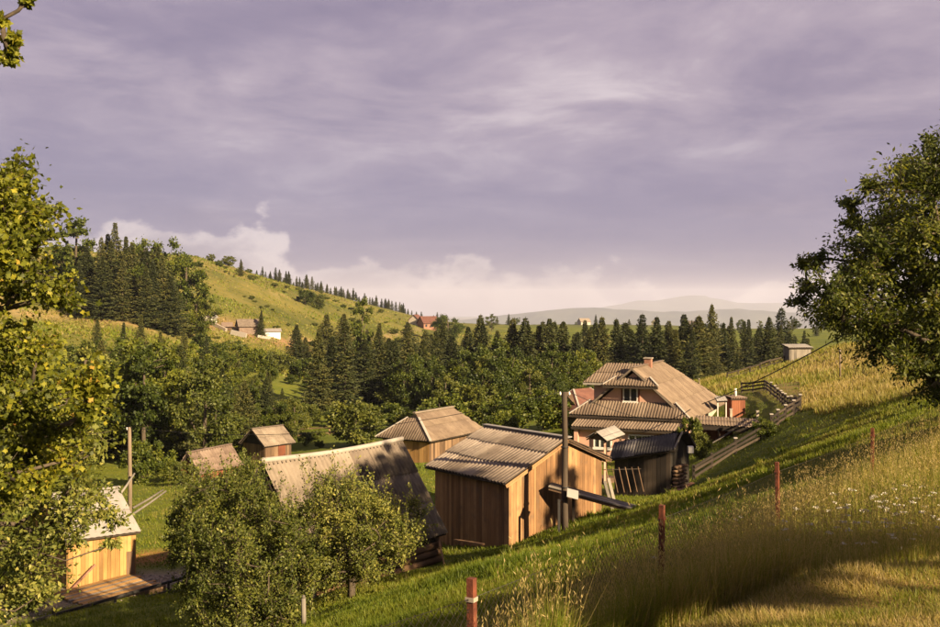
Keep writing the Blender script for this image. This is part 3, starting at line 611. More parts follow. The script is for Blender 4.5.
def pink_house():
    f = Fr(14.26, 80, -11.48, 1.164); W, H, R = 3.86, 3.32, 3.33; z = f.o[2]
    t = thing('pink_house', 'two-storey pink plastered house with tiered corrugated roofs and a chimney', 'house', f.o)
    # body: pentagon section, hipped back kept inside the roof
    sec = [(-3.45, -1.), (3.45, -1.), (3.45, H+.12), (0, H+R-.3), (-3.45, H+.12)]; k = 5
    V = np.array([f(-7, b, c) for b, c in sec]+[f(2., b, c) for b, c in sec])
    w = part('wall', V, [tuple(range(k))[::-1], tuple(range(k, 2*k))]+[(i, (i+1) % k, k+(i+1) % k, k+i) for i in range(k)], 'peach_plaster', t)
    core(t, [f(1.9, -3.4), f(6.6, -3.4), f(6.6, 3.4), f(1.9, 3.4)], z-1, z+H-.1, 'cream_wall')
    sl = math.hypot(W, R); ridge0, ridge1, e0, e1 = -7.35, 2.1, -7.35, 7.4
    for s in (1, -1):
        V = unit(-f.p*s*W+V3(0, 0, R)); O = f(e0, s*W, H)
        roof(t, O, f.r, V, [(0, -.35), (e1-e0, -.35), (ridge1-e0, sl), (0, sl)], 'house_slate', sw=1.15, sl=1.72, wave=.21, amp=.03)
        beam('verge_board', f(e0-.03, s*(W+.25), H-.24), f(e0-.03, 0, H+R+.0), .05, .12, 'old_slate', t)
    V = unit(-f.r*(e1-ridge1)+V3(0, 0, R)); s2 = math.hypot(e1-ridge1, R)
    roof(t, f(e1, -W, H), f.p, V, [(0, 0), (2*W, 0), (W+.02, s2), (W-.02, s2)], 'house_slate', sw=1.2, sl=1.75, wave=.21)
    capbar('ridge_cap', f(ridge0, 0, H+R+.09), f(ridge1, 0, H+R+.09), 'house_slate', t, .3, .06)
    # tiers of pent roof over the gable front: (a_wall, c_top, b_top0, b_top1, a_edge, c_edge, b0, b1)
    for aw, ct, bt0, bt1, ae, ce, b0, b1, sw in ((-7.02, 6.0, -1.25, 1.2, -7.75, 5.46, -2.0, 1.95, .8), (-7.02, 4.28, -3.1, 3.0, -8.15, 3.34, -4.35, 4.25, 1.05), (-7.02, 3.28, -4.0, 3.9, -9.5, 2.66, -3.75, 3.8, 1.05)):
        V = unit(f(aw, 0, ct)-f(ae, 0, ce)); s = np.linalg.norm(f(aw, 0, ct)-f(ae, 0, ce)); 
        roof(t, f(ae, b0, ce), f.p, V, [(0, 0), (b1-b0, 0), (bt1-b0 if bt1 < b1 else b1-b0, s), (max(0, bt0-b0), s)], 'house_slate', sw=sw, sl=max(1.1, s), wave=.21, amp=.036)
        beam('fascia', f(ae-.02, b0, ce-.1), f(ae-.02, b1, ce-.1), .05, .14, 'dark_plank', t)
        if bt0 > b0: 
            for p0, p1 in (((ae, b0, ce), (aw, bt0, ct)), ((ae, b1, ce), (aw, bt1, ct))): beam('hip_cap', f(*p0)+V3(0, 0, .1), f(*p1)+V3(0, 0, .1), .14, .06, 'white_trim', t)
    window(w, f(-7.0, -.18, 4.80), f.p, (0, 0, 1), .98, .98, -f.r, bars=1, surround='red_plank')
    # glazed porch under the lowest tier
    pw = core(t, [f(-9.1, -3.3), f(-7.05, -3.3), f(-7.05, 3.4), f(-9.1, 3.4)], z-1, z+2.55, 'peach_plaster')
    window(pw, f(-9.1, 1.2, 1.75), f.p, (0, 0, 1), 1.9, 1.0, -f.r, bars=3); window(pw, f(-9.1, -1.6, 1.75), f.p, (0, 0, 1), 1.2, 1.0, -f.r, bars=2)
    for b in (-3.45, 3.5): beam('pillar', f(-9.25, b, -1), f(-9.25, b, 2.5), .28, .28, 'peach_plaster', t, up=tuple(f.p))
    # raised left wing
    wg = core(t, [f(-2.8, -4.1), f(1.2, -4.1), f(1.2, -.5), f(-2.8, -.5)], z+1.5, z+5.3, 'peach_plaster')
    V = unit(f(-.9, 0, 6.6)-f(-3.3, 0, 5.25)); s = np.linalg.norm(f(-.9, 0, 6.6)-f(-3.3, 0, 5.25))
    roof(t, f(-3.3, -4.75, 5.25), f.p, V, [(0, 0), (4.0, 0), (4.6, s), (1.15, s)], 'house_slate', sw=1.1, sl=1.35, wave=.21, amp=.034)
    V = unit(f(-.9, 0, 6.6)-f(1.5, 0, 5.25)); roof(t, f(1.5, -4.75, 5.25), f.p, V, [(0, 0), (4.0, 0), (4.6, s), (1.15, s)], 'house_slate', sw=1.1, sl=1.35, wave=.21)
    V = unit(f(0, -3.6, 6.6)-f(0, -4.75, 5.25)); s = np.linalg.norm(f(0, -3.6, 6.6)-f(0, -4.75, 5.25))
    roof(t, f(-3.3, -4.75, 5.25), f.r, V, [(0, 0), (4.8, 0), (2.45, s), (2.35, s)], 'house_slate', sw=1.1, sl=1.8, wave=.21)
    beam('fascia', f(-3.34, -4.8, 5.17), f(-3.34, -.8, 5.17), .05, .14, 'white_trim', t)
    ch = f(-2.7, .05, H+R); c = beam('chimney', ch-V3(0, 0, .5), ch+V3(0, 0, .48), .5, .5, 'brick', t, up=tuple(f.p)); beam('chimney_cap', ch+V3(0, 0, .482), ch+V3(0, 0, .56), .62, .62, 'concrete', c, up=tuple(f.p))
    window(w, f(-3.5, 3.46, 1.7), f.r, (0, 0, 1), 1.1, 1.2, f.p); 
    tube('downpipe', [f(-7.1, 3.62, 3.), f(-7.1, 3.62, -.8)], .06, 'white_trim', t, 6)
pink_house()

def canopy():
    P0, P1, P3 = at(694, 424.3, 68.6), at(766.5, 428.8, 67.6), at(695.5, 415.6, 71.2); P2 = P1+P3-P0
    gb = (P0+P1)/2; t = thing('lean_to_canopy', 'long low corrugated canopy on posts reaching right from the pink house', 'canopy', (gb[0], gb[1], g1(gb[0], gb[1])))
    U = P1-P0; V = P3-P0; s = np.linalg.norm(V)
    V = V-unit(U)*(V@unit(U)); s = np.linalg.norm(V)
    roof(t, P0, U, V, [(0, 0), (np.linalg.norm(U), 0), (np.linalg.norm(U), s), (0, s)], 'house_slate', sw=1.15, sl=1.7, wave=.2)
    beam('beam', P0-V3(0, 0, .2), P1-V3(0, 0, .2), .12, .2, 'dark_plank', t)
    for k in (.03, .35, .66, .97):
        for Q in ((P0*(1-k)+P1*k)+unit(V)*.1, (P0*(1-k)+P1*k)+V*.95): beam('post', V3(Q[0], Q[1], Q[2]-.15), V3(Q[0], Q[1], g1(Q[0], Q[1])-.3), .12, .12, 'old_plank', t, up=(1, 0, 0))
    A = P0*.98+P1*.02+V*.9; B = P0*.45+P1*.55+V*.9
    planks(t, A, B, lambda s: -10.6, lambda s: A[2]+(B[2]-A[2])*s-.35, 'red_plank', w=.3, out=(.1, -.99))
    a = P0*.55+P1*.45-unit(V)*.3; beam('brace', a+V3(-.9, 0, -1.0), a+V3(.5, 0, -.15), .08, .08, 'grey_plank', t)
canopy()

def dark_shed():
    A1, E1, G1 = at(680, 432.5, 52), at(671.5, 449.5, 51.0), at(693, 446, 52.8); A2, E2 = at(625, 440.5, 53.2), at(611.5, 458.5, 52.3); G2 = A2+(G1-A1)
    b = (E1+E2)/2; t = thing('dark_shed', 'black weathered shed with a grey corrugated roof between the barn and the pink house', 'shed', (b[0], b[1], -9.8))
    inn = unit(A1-E1)*np.array([1, 1, 0]); zb = -10.6
    e1, e2, g1_, g2_, a1, a2 = [p-V3(0, 0, .12) for p in (E1+V3(.0, .25, 0), E2+V3(.2, .3, 0), G1-V3(.2, 0, 0), G2, A1-V3(.06, 0, 0), A2+V3(.2, 0, 0))]
    V = [V3(e1[0], e1[1], zb), e1, a1, g1_, V3(g1_[0], g1_[1], zb), V3(e2[0], e2[1], zb), e2, a2, g2_, V3(g2_[0], g2_[1], zb)]
    w = part('wall', V, [(0, 1, 2, 3, 4), (9, 8, 7, 6, 5), (0, 5, 6, 1), (1, 6, 7, 2), (2, 7, 8, 3), (3, 8, 9, 4), (4, 9, 5, 0)], 'shadow_wood', t)
    planks(w, e2, e1, lin(zb, zb), lin(e2[2], e1[2]), 'dark_plank', w=.24, out=tuple(unit(np.cross(e1-e2, (0, 0, 1)))[:2]))  # planks near black, the tree shade put into their colour
    U = E1-E2; L = np.linalg.norm(U); Vv = A1-E1; Vv = Vv-unit(U)*(Vv@unit(U))
    roof(t, E2, U, Vv, [(-.1, -.1), (L+.15, -.1), (L+.15, np.linalg.norm(Vv)), (-.1, np.linalg.norm(Vv))], 'dark_slate', sw=.62, sl=1.9, wave=.155, amp=.022, jit=.06)
    Vb = A1-G1; Ub = A2-A1; Vb = Vb-unit(Ub)*(Vb@unit(Ub)); roof(t, G1, Ub, Vb, [(-.15, -.1), (L+.1, -.1), (L+.1, np.linalg.norm(Vb)), (-.15, np.linalg.norm(Vb))], 'dark_slate', sw=1.0, sl=1.6, wave=.155)
    beam('verge_board', E1+V3(.12, -.05, .03), A1+V3(.12, -.05, .05), .05, .1, 'grey_plank', t)
    # stacked firewood against its right end
    d = unit(g1_-e1); n = unit(np.cross(d, (0, 0, 1)))
    wp = thing('firewood_stack', 'stack of split firewood against the end wall of the black shed', 'firewood', ((e1+g1_)[0]/2, (e1+g1_)[1]/2, -9.6))
    for r in range(8):
        for k in range(7):
            c = e1+d*(.1+.15*k+.04*(r % 2)); z = -9.55+.19*r; 
            if z > e1[2]-.35: continue
            c = V3(c[0], c[1], z)+n*.08; tube('log', [c, c+n*random.uniform(.22, .34)], random.uniform(.065, .09), 'old_plank' if random.random() < .6 else 'log', wp, 6)
    # a rack of slats leaning in front of the dark wall
    A, B = at(604, 467, 49.5), at(641, 468, 49.8); A[2] = B[2] = -8.05; zz = -9.1
    t = thing('slat_rack', 'rack of thin slanting slats leaning on the front of the black shed', 'rack', ((A+B)[0]/2, (A+B)[1]/2, -9.7))
    beam('rail', A, B, .04, .04, 'dark_plank', t)
    for k in np.linspace(.08, .95, 6):
        p = A*(1-k)+B*k; beam('slat', p+V3(-.05, 0, .1), p+V3(.18, -.25, -1.05), .035, .03, 'old_plank', t, up=(0, 1, 0))
    q = at(690.5, 449.5, 51.5); o = part('metal_box', beamV(q-V3(0, 0, .16), q+V3(0, 0, .16), .26, .3, (0, 1, 0)), BOXF, 'white_paint'); 
    tag(o, 'small white box fixed at the right end of the black shed', 'box')
    for i, (p, q) in enumerate(((at(672, 485.5, 50.6), at(682, 482.5, 51.2)), (at(680, 481, 51.4), at(693, 477.5, 52.0)))):
        p[2] = g1(p[0], p[1])+.06; q[2] = g1(q[0], q[1])+.06
        tag(beam('loose_board', p, q, .22, .07, 'brick'), ('reddish beam lying in the grass by the black shed, left one' if i == 0 else 'reddish beam lying in the grass by the black shed, right one'), 'beam')
dark_shed()

def well_house():
    Y = 60; E0, E1 = at(606.5, 441.5, Y-.7), at(625, 435, Y+.2); A0 = at(598, 430.5, Y); A1 = A0+(E1-E0)
    A0 = at(599, 431, Y); A1 = at(614.5, 427, Y+.9)
    U = E1-E0; L = np.linalg.norm(U); V = A0-E0; V = V-unit(U)*(V@unit(U)); s = np.linalg.norm(V); b = (E0+E1)/2
    t = thing('well_house', 'little well house with a pale sheet roof in front of the pink house', 'well', (b[0], b[1], -10.6))
    roof(t, E0, U, V, [(0, 0), (L, 0), (L, s), (0, s)], 'pale_metal', sw=.9, sl=1.2, wave=.3, amp=.008)
    Uh = unit(U*np.array([1, 1, 0])); pr = unit(np.cross((0, 0, 1), Uh)); Vb = unit(-V+2*V[2]*V3(0, 0, 1)*1.0); apex = E0+V
    B0 = apex+(apex-E0)*np.array([1, 1, -1])
    Vb = apex-B0; Vb = Vb-unit(U)*(Vb@unit(U)); roof(t, B0, U, Vb, [(0, 0), (L, 0), (L, s), (0, s)], 'pale_metal', sw=.9, sl=1.2, wave=.3, amp=.008)
    for P in (E0*.85+B0*.15, B0*.85+E0*.15):
        for k in (.08, .92): q = P+U*k; beam('post', V3(q[0], q[1], -11), V3(q[0], q[1], q[2]+.1), .12, .12, 'peach_plaster' if k < .5 else 'old_plank', t, up=(1, 0, 0))
    c = (E0+B0)/2+U*.5; 
    for i in range(5): z = -11+.16*i; part('log', *slab([c+s1*.55*unit(U*np.array([1, 1, 0]))+s2*.55*pr+V3(0, 0, -c[2]+z) for s1, s2 in ((-1, -1), (1, -1), (1, 1), (-1, 1))], V3(0, 0, 1), 0, .15), 'old_plank', t)
    part('gable_board', *slab([E0*.9+B0*.1, B0*.9+E0*.1, apex-V3(0, 0, .1)], -unit(U), -.12, -.08), 'old_plank', t)
well_house()

def far_cottage(name, label, c, h, L, W, H, R, wall, rf, group=None, hip=0., win=0):
    f = Fr(c[0], c[1], c[2], h); t = thing(name, label, 'house', f.o, group)
    w = gable_core(t, f, -L/2, L/2, W, H, R, wall, down=1.2)
    for s in (1, -1):
        V = [f(-L/2-.3, s*(W+.35), H-.3), f(L/2+.3, s*(W+.35), H-.3), f(L/2+.3-hip, 0, H+R), f(-L/2-.3+hip, 0, H+R)]
        n = unit(np.cross(V[1]-V[0], V[3]-V[0])); n = n if n[2] > 0 else -n; part('roof', *slab(V, n, 0., .12), rf, t)
    if hip:
        for e in (-1, 1):
            V = [f(e*(L/2+.3), -(W+.35), H-.3), f(e*(L/2+.3), W+.35, H-.3), f(e*(L/2+.3-hip), 0, H+R)]; n = unit(np.cross(V[1]-V[0], V[2]-V[0])); n = n if n[2] > 0 else -n
            part('roof', *slab(V, n, 0., .12), rf, t)
            for s in (1, -1): beam('hip_cap', f(e*(L/2+.3), s*(W+.35), H-.2), f(e*(L/2+.3-hip), 0, H+R+.1), .16, .1, 'white_trim', t)
    for i in range(win):
        c0 = f(-L/2+(i+.5)*L/win, W, H*.55); part('window', *slab([c0-f.r*.45-V3(0, 0, .55), c0+f.r*.45-V3(0, 0, .55), c0+f.r*.45+V3(0, 0, .55), c0-f.r*.45+V3(0, 0, .55)], f.p, 0.02, .06), 'glass', t)
    return t
c = at(582, 432, 98); far_cottage('red_roof_house', 'low house with a dark red hipped roof peeping out behind the utility pole', (c[0], c[1], -12.6), .75, 5.0, 1.9, 2.7, 1.5, 'old_plank', 'red_roof', hip=1.6)
# farmstead being dug out on the left hillside
def hill(px, Y): 
    x = (px-HX)/FPX*Y; return V3(x, Y, g1(x, Y))
far_cottage('white_hut', 'tiny white hut at the left end of the hillside building site', hill(209, 300), 1.2, 3.0, 1.7, 1.4, 1.6, 'white_paint', 'pale_metal')
far_cottage('stone_shelter', 'shelter with a dark open front amid rubble on the hillside', hill(248, 300), .4, 6.0, 2.4, 2.0, 1.8, 'brown_slate', 'old_slate')
far_cottage('white_block_building', 'small flat white building beside the lone hillside spruce', hill(272, 304), .3, 4.6, 1.8, 1.6, .5, 'white_paint', 'pale_metal')
far_cottage('brown_hut', 'small brown hut at the end of the pale retaining wall on the hillside', hill(227, 297), .3, 2.6, 1.3, 1.2, .9, 'old_plank', 'brown_slate')
o = beam('retaining_wall', hill(207, 298)+V3(0, 0, .2), hill(226, 294)+V3(0, 0, .2), .8, 1.6, 'stone'); tag(o, 'low pale stone retaining wall on the hillside, left stretch', 'wall')
o = beam('retaining_wall', hill(231, 292)+V3(0, 0, .3), hill(246, 291)+V3(0, 0, .3), .9, 2.0, 'white_trim'); tag(o, 'low whitish retaining wall on the hillside below the dark shelter', 'wall')
o = beam('retaining_wall', hill(257, 296)+V3(0, 0, .1), hill(270, 298)+V3(0, 0, .1), .9, 1.2, 'white_trim'); tag(o, 'low whitish wall on the hillside at the foot of the lone spruce', 'wall')
far_cottage('hillside_house', 'red-roofed house far off on the meadow ridge, the larger right one', hill(428, 478), .55, 8.0, 3.2, 2.6, 3.0, 'brick', 'red_roof', win=3)
far_cottage('hillside_house', 'red-roofed house far off on the meadow ridge, the smaller left one', hill(416, 482), 1.2, 5.0, 2.6, 2.4, 2.4, 'cream_wall', 'red_roof', win=2)
for i, (px, Y, lab) in enumerate(((584, 950, 'tiny pale house on the field beyond the spruce wood, left one'), (655, 1020, 'tiny pale house beyond the spruces above the pink house'), (692, 980, 'tiny pale house beyond the tallest dark spruce'))):
    far_cottage('far_house', lab, hill(px, Y), .4+i, 10, 3.5, 3, 3, 'cream_wall', ('old_slate', 'red_roof', 'old_slate')[i])

def hut():
    c = hill(797, 121); f = Fr(c[0], c[1], c[2], .12); t = thing('hill_hut', 'small grey plank hut at the top of the right-hand meadow', 'hut', f.o)
    w = core(t, [f(-1.3, -.8), f(1.3, -.8), f(1.3, .8), f(-1.3, .8)], c[2]-.5, c[2]+1.3, 'shadow_wood')
    planks(w, f(-1.3, .8), f(1.3, .8), lin(c[2]-.5, c[2]-.5), lin(c[2]+1.35, c[2]+1.35), 'grey_plank', w=.26, out=tuple(f.p[:2])); planks(w, f(-1.3, -.8), f(-1.3, .8), lin(c[2]-.5, c[2]-.5), lin(c[2]+1.35, c[2]+1.35), 'grey_plank', w=.26, out=tuple((-f.r)[:2]))
    V = unit(-f.p*1.6+V3(0, 0, .25)); roof(t, f(-1.5, 1.05, 1.35), f.r, V, [(0, 0), (3.0, 0), (3.0, 2.1), (0, 2.1)], 'pale_metal', sw=1., sl=1.1)
hut()
def outhouse():
    c = hill(735, 79); z = at(735, 413, 79)[2]; f = Fr(c[0], c[1], z, .25); t = thing('red_cabin', 'small red-brown board cabin with a white flue in the fenced garden', 'cabin', f.o)
    w = core(t, [f(-.55, -.5), f(.55, -.5), f(.55, .5), f(-.55, .5)], z-1.0, z+1.12, 'shadow_wood')
    for a, b, o in ((f(-.55, .5), f(.55, .5), f.p), (f(-.55, -.5), f(-.55, .5), -f.r), (f(.55, .5), f(.55, -.5), f.r)): planks(w, a, b, lin(z-.7, z-.7), lin(z+1.15, z+1.15), 'red_plank', w=.2, out=tuple(o[:2]))
    roof(t, f(-.68, .65, 1.15), f.r, unit(-f.p+V3(0, 0, .1)), [(0, 0), (1.36, 0), (1.36, 1.3), (0, 1.3)], 'brown_slate', sw=.7, sl=1.3, wave=.2)
    tube('flue', [f(.1, -.1, 1.1), f(.1, -.1, 1.85)], .09, 'white_paint', t, 8)
    t = thing('garden_awning', 'little pale awning on two white posts by the house eaves', 'awning', hill(722, 78)); A = at(717, 401.5, 78); B = at(727.5, 401, 78)
    roof(t, A, B-A, V3(0, .9, .35), [(0, 0), (np.linalg.norm(B-A), 0), (np.linalg.norm(B-A), .8), (0, .8)], 'pale_metal', sw=.8, sl=.8, wave=.2, amp=.01)
    for P in (A+V3(.08, .1, 0), B+V3(-.08, .1, 0)): beam('post', P-V3(0, 0, .02), V3(P[0], P[1], g1(P[0], P[1])-.2), .06, .06, 'white_paint', t, up=(1, 0, 0))
    for i, (px, y0, y1, Y) in enumerate(((731, 409.5, 421, 73), (757.5, 411.5, 423, 72.5))):
        a, b = at(px, y1, Y), at(px, y0, Y); tt = thing('concrete_post', ('short pale post in the garden below the red cabin', 'short pale post in the garden right of the red cabin')[i], 'post', a)
        beam('shaft', a-V3(0, 0, .6), b, .16, .16, 'concrete', tt, up=(1, 0, 0)); beam('cap', b+V3(0, 0, .003), b+V3(0, 0, .06), .21, .21, 'white_trim', tt, up=(1, 0, 0))
outhouse()

def rail_fence(name, label, pts, hgt, rails, mat, capped=(), pw=.13, step=None):
    P = []
    for (a, Ya), (b, Yb) in zip(pts[:-1], pts[1:]):
        A, B = hill(a, Ya), hill(b, Yb); n = max(1, int(round(np.linalg.norm(B-A)/(step or 2.2))))
        P += [A+(B-A)*k/n for k in range(n)]
    P.append(hill(*pts[-1])); P = [V3(p[0], p[1], g1(p[0], p[1])) for p in P]; m = P[len(P)//2]
    t = thing(name, label, 'fence', m)
    for i, p in enumerate(P):
        h = hgt+random.uniform(-.06, .08); tl = V3(random.uniform(-.05, .05), random.uniform(-.05, .05), 0)
        po = beam('post', p-V3(0, 0, .4), p+tl+V3(0, 0, h), pw, pw, mat, t, up=(1, 0, 0))
        if capped is True or i in capped: beam('post_cap', p+tl+V3(0, 0, h+.003), p+tl+V3(0, 0, h+.07), pw*1.5, pw*1.5, 'white_trim', po, up=(1, 0, 0))
        if i < len(P)-1:
            q = P[i+1]
            for r in range(rails):
                z = hgt*(.25+.62*r/max(1, rails-1)); beam('rail', p+V3(0, -.08, z+random.uniform(-.05, .05)), q+V3(0, -.08, z+random.uniform(-.05, .05)), .05, .13, mat, t)
rail_fence('garden_fence', 'dark rail fence with white-capped posts running up from the black bush', [(771, 59.6), (785, 61.8), (800, 64.2)], .95, 3, 'dark_plank', True, step=1.5)
rail_fence('garden_fence', 'dark rail fence round the far side of the garden below the dry meadow', [(800, 64.2), (791, 71), (778, 80), (764, 88), (742, 91)], .95, 3, 'dark_plank', range(4, 12), step=1.9)
rail_fence('garden_fence', 'dark low rail fence between the black shed and the black bush', [(694, 54.0), (712, 56), (736, 57.8), (760, 59.)], .8, 3, 'dark_plank', (2,), step=2.1)
rail_fence('meadow_fence', 'dark old fence climbing the meadow towards the grey hut', [(727, 116), (750, 118), (770, 120), (784, 121)], .8, 2, 'dark_plank', step=1.6)
rail_fence('yard_fence', 'thin rail fence at the wood edge right of the small gabled shed', [(298, 112), (330, 112), (352, 110)], .9, 2, 'old_plank', step=2.6)
for i, (px, y0, Y, lab) in enumerate(((840, 351, 90, 'thin lone pole on the dry meadow under the right-hand tree'), (699, 379, 112, 'short grey post on the meadow just right of the pink house roof'))):
    b = hill(px, Y); top = at(px, y0, Y); t = thing('meadow_pole', lab, 'pole', b)
    tube('shaft', [b-V3(0, 0, .3), (b+top)/2+V3(.02, 0, 0), top], [.085, .08, .07], 'pole_wood', t, 7); tube('cap', [top, top+V3(0, 0, .06)], .09, 'white_trim', t, 7)

# left yard: pole, rails, platform by the track
b = hill(129.5, 52); top = at(129.5, 427, 52); t = thing('yard_pole', 'slim wooden pole standing behind the yellow shed', 'pole', b)
tube('shaft', [b-V3(0, 0, .4), (b+top)/2+V3(.03, 0, 0), top], [.12, .105, .085], 'pole_wood', t, 8); YTOP = top; tube('insulator', [top-V3(.12, 0, .15), top-V3(.12, 0, .02)], .04, 'white_paint', t, 6)
for i, (a, c, lab) in enumerate((((118, 497, 50), (134.5, 473.5, 51.6), 'thin stick leaning against the slim pole behind the yellow shed'), ((133, 514, 51.5), (166, 491, 53.5), 'lower of two long rails slanting right of the slim yard pole'), ((133, 508, 52.5), (163, 490, 54.5), 'upper of two long rails slanting right of the slim yard pole'))):
    A, B = at(*a), at(*c); tag(tube('rail_pole', [A, (A+B)/2+V3(0, 0, -.03), B], [.06, .055, .045], 'grey_plank', None, 7), lab, 'pole')
def platform():
    A, B = at(83, 609, 37.6), at(165, 590.5, 40.2); z = (g1(A[0], A[1])+g1(B[0], B[1]))/2+.08; A[2] = z; B[2] = z+.1
    A = at(86, 606, 0.0+ (z/((300-606)/FPX)) ); A[2] = z; d = unit((B-A)*np.array([1, 1, 0])); n = V3(-d[1], d[0], 0); L = np.linalg.norm(B-A)
    t = thing('plank_platform', 'low pale plank platform beside the gravel track', 'platform', (A+B)/2-V3(0, 0, .2))
    for i in range(15): beam('plank', A+n*(.16*i+.1)+d*random.uniform(-.08, .08), B+n*(.16*i+.1)+d*random.uniform(-.25, .1), .15, .05, 'yellow_plank' if i % 3 else 'grey_plank', t)
    for k in (.1, .5, .9): q = A+(B-A)*k; beam('bearer', q-V3(0, 0, .09), q+n*2.4-V3(0, 0, .09), .12, .13, 'dark_plank', t)
    beam('skirt', A-V3(0, 0, .16)-n*.03, B-V3(0, 0, .16)-n*.03, .06, .3, 'old_plank', t)
    t = thing('pole_railing', 'dark horizontal railing in front of the plank platform', 'railing', A-n*.6)
    R0, R1 = A-d*2.2-n*.4+V3(0, 0, .05), B+d*.8-n*.35+V3(0, 0, .2)
    beam('rail', R0, R1, .07, .10, 'black_iron', t); beam('rail', R0-V3(0, 0, .32), R1-V3(0, 0, .32), .04, .05, 'black_iron', t)
    for k in (.12, .5, .86): q = R0+(R1-R0)*k; beam('post', q+V3(0, 0, .28 if k < .2 else .05), V3(q[0], q[1], g1(q[0], q[1])-.3), .08, .08, 'black_iron', t, up=(1, 0, 0))
    q = at(70, 594, 40); q[2] = g1(q[0], q[1]); r = q+V3(.75, .6, .85)
    tag(beam('leaning_stick', q, r, .09, .07, 'brick'), 'short reddish stick leaning by the track left of the platform', 'stick')
    # scattered stones of the track
    ps = []
    P0, P1 = at(-30, 620, 36.6)[:2], at(205, 564, 43.4)[:2]
    for i in range(1500):
        k = random.random(); c = P0+(P1-P0)*k+np.array([random.gauss(0, .75), random.gauss(0, .75)]); s = random.uniform(.02, .07)
        zz = g1(c[0], c[1]) if i % 25 == 0 else None
        ps.append((c, s))
    C = np.array([c for c, s in ps]); S = np.array([s for c, s in ps]); Z = gz(C[:, 0], C[:, 1])
    T6 = np.array([(1, 0, 0), (0, 1, 0), (-1, 0, 0), (0, -1, 0), (0, 0, .7), (0, 0, -.7)]); TF = np.array([(0, 1, 4), (1, 2, 4), (2, 3, 4), (3, 0, 4), (1, 0, 5), (2, 1, 5), (3, 2, 5), (0, 3, 5)])
    jit = rng.uniform(.6, 1.3, (len(S), 6, 3)); V = np.stack([C[:, 0], C[:, 1], Z+S*.2], 1)[:, None]+T6[None]*S[:, None, None]*jit
    F = (TF[None]+6*np.arange(len(S))[:, None, None]).reshape(-1, 3)
    o = part('gravel', V.reshape(-1, 3), F, 'stone', kind='stuff'); tag(o, 'pale loose gravel strewn along the track', 'gravel')
platform()

# cables
def cable(label, A, B, sag, r=.012):
    pts = [A+(B-A)*k-V3(0, 0, sag*4*k*(1-k)) for k in np.linspace(0, 1, 14)]; tag(tube('cable', pts, r, 'cable', None, 5), label, 'cable')
cable('black cable rising over the meadow from the pink house to the right-hand tree', at(702, 404, 74), at(866, 322, 46), .25, .03)
cable('thin overhead wire from the utility pole to the pink house front', POLETOP+V3(.17, 0, 0), at(672, 420, 71), .35)
cable('thin overhead wire from the utility pole towards the slim yard pole', POLETOP-V3(.17, 0, 0), YTOP, .9)

# ------------------------------------------------------------------ vegetation
RH = np.array([(0, 0, 0), (.5, .5, .08), (1., 0, 0), (.5, -.5, .08)]); RHF = np.array([(0, 1, 2, 3)])
_pal = [(0, .0), (.10, .34), (.28, .20), (.42, .56), (.58, .30), (1.0, .0)]
PALM = np.array([(0, 0, 0)]+[(x, y, .05*abs(y)*2) for x, y in _pal[1:]]+[(x, -y, .05*abs(y)*2) for x, y in _pal[1:-1][::-1]])
PALMF = np.array([(0, i, i+1) for i in range(1, 9)])
def basis(d):
    d = d/np.linalg.norm(d, axis=1)[:, None]; ref = rng.normal(size=d.shape); s = np.cross(d, ref); s /= np.linalg.norm(s, axis=1)[:, None]
    return d, s, np.cross(s, d)
def leafVF(P, D, l, w, tmpl=RH, tf=RHF):
    """instantiate a leaf template at points P pointing along D"""
    D, S, N = basis(D); n = len(P); l = np.broadcast_to(l, n); w = np.broadcast_to(w, n)
    V = P[:, None]+D[:, None]*(tmpl[None, :, 0:1]*l[:, None, None])+S[:, None]*(tmpl[None, :, 1:2]*w[:, None, None])+N[:, None]*(tmpl[None, :, 2:3]*w[:, None, None])
    k = len(tmpl); F = (tf[None]+k*np.arange(n)[:, None, None]).reshape(-1, tf.shape[1])
    return V.reshape(-1, 3), F
def skeleton(trunk, clusters, r0, gens=.45):
    """limbs joining leaf clusters to the trunk; returns tube list"""
    nodes = [np.array(p, float) for p in trunk]; par = [-1]+list(range(len(trunk)-1)); leafn = []
    tr = np.array(trunk); order = np.argsort([np.min(np.linalg.norm(tr-c, axis=1)) for c in clusters])
    for i in order:
        c = np.asarray(clusters[i], float); N = np.array(nodes); d = np.linalg.norm(N-c, axis=1)+np.maximum(0, N[:, 2]-c[2]+.1)*.9; d[0] += 3
        j = int(np.argmin(d)); a = nodes[j]; L = np.linalg.norm(c-a)
        m = (a*.5+c*.5)+V3(*(rng.normal(size=3)*.09*L))-V3(0, 0, .06*L*(1 if c[2] > a[2] else -1)); nodes.append(m); par.append(j); nodes.append(c); par.append(len(nodes)-2); leafn.append(len(nodes)-1)
    wgt = np.zeros(len(nodes)); 
    for k in leafn: wgt[k] += 1
    for k in range(len(nodes)-1, 0, -1):
        if k >= len(trunk): wgt[par[k]] += wgt[k]
    for k in range(len(trunk)-1, 0, -1): wgt[k-1] += wgt[k]
    tot = max(wgt[0], 1); rad = r0*np.maximum(wgt/tot, .0006)**gens
    return nodes, par, rad, len(trunk)
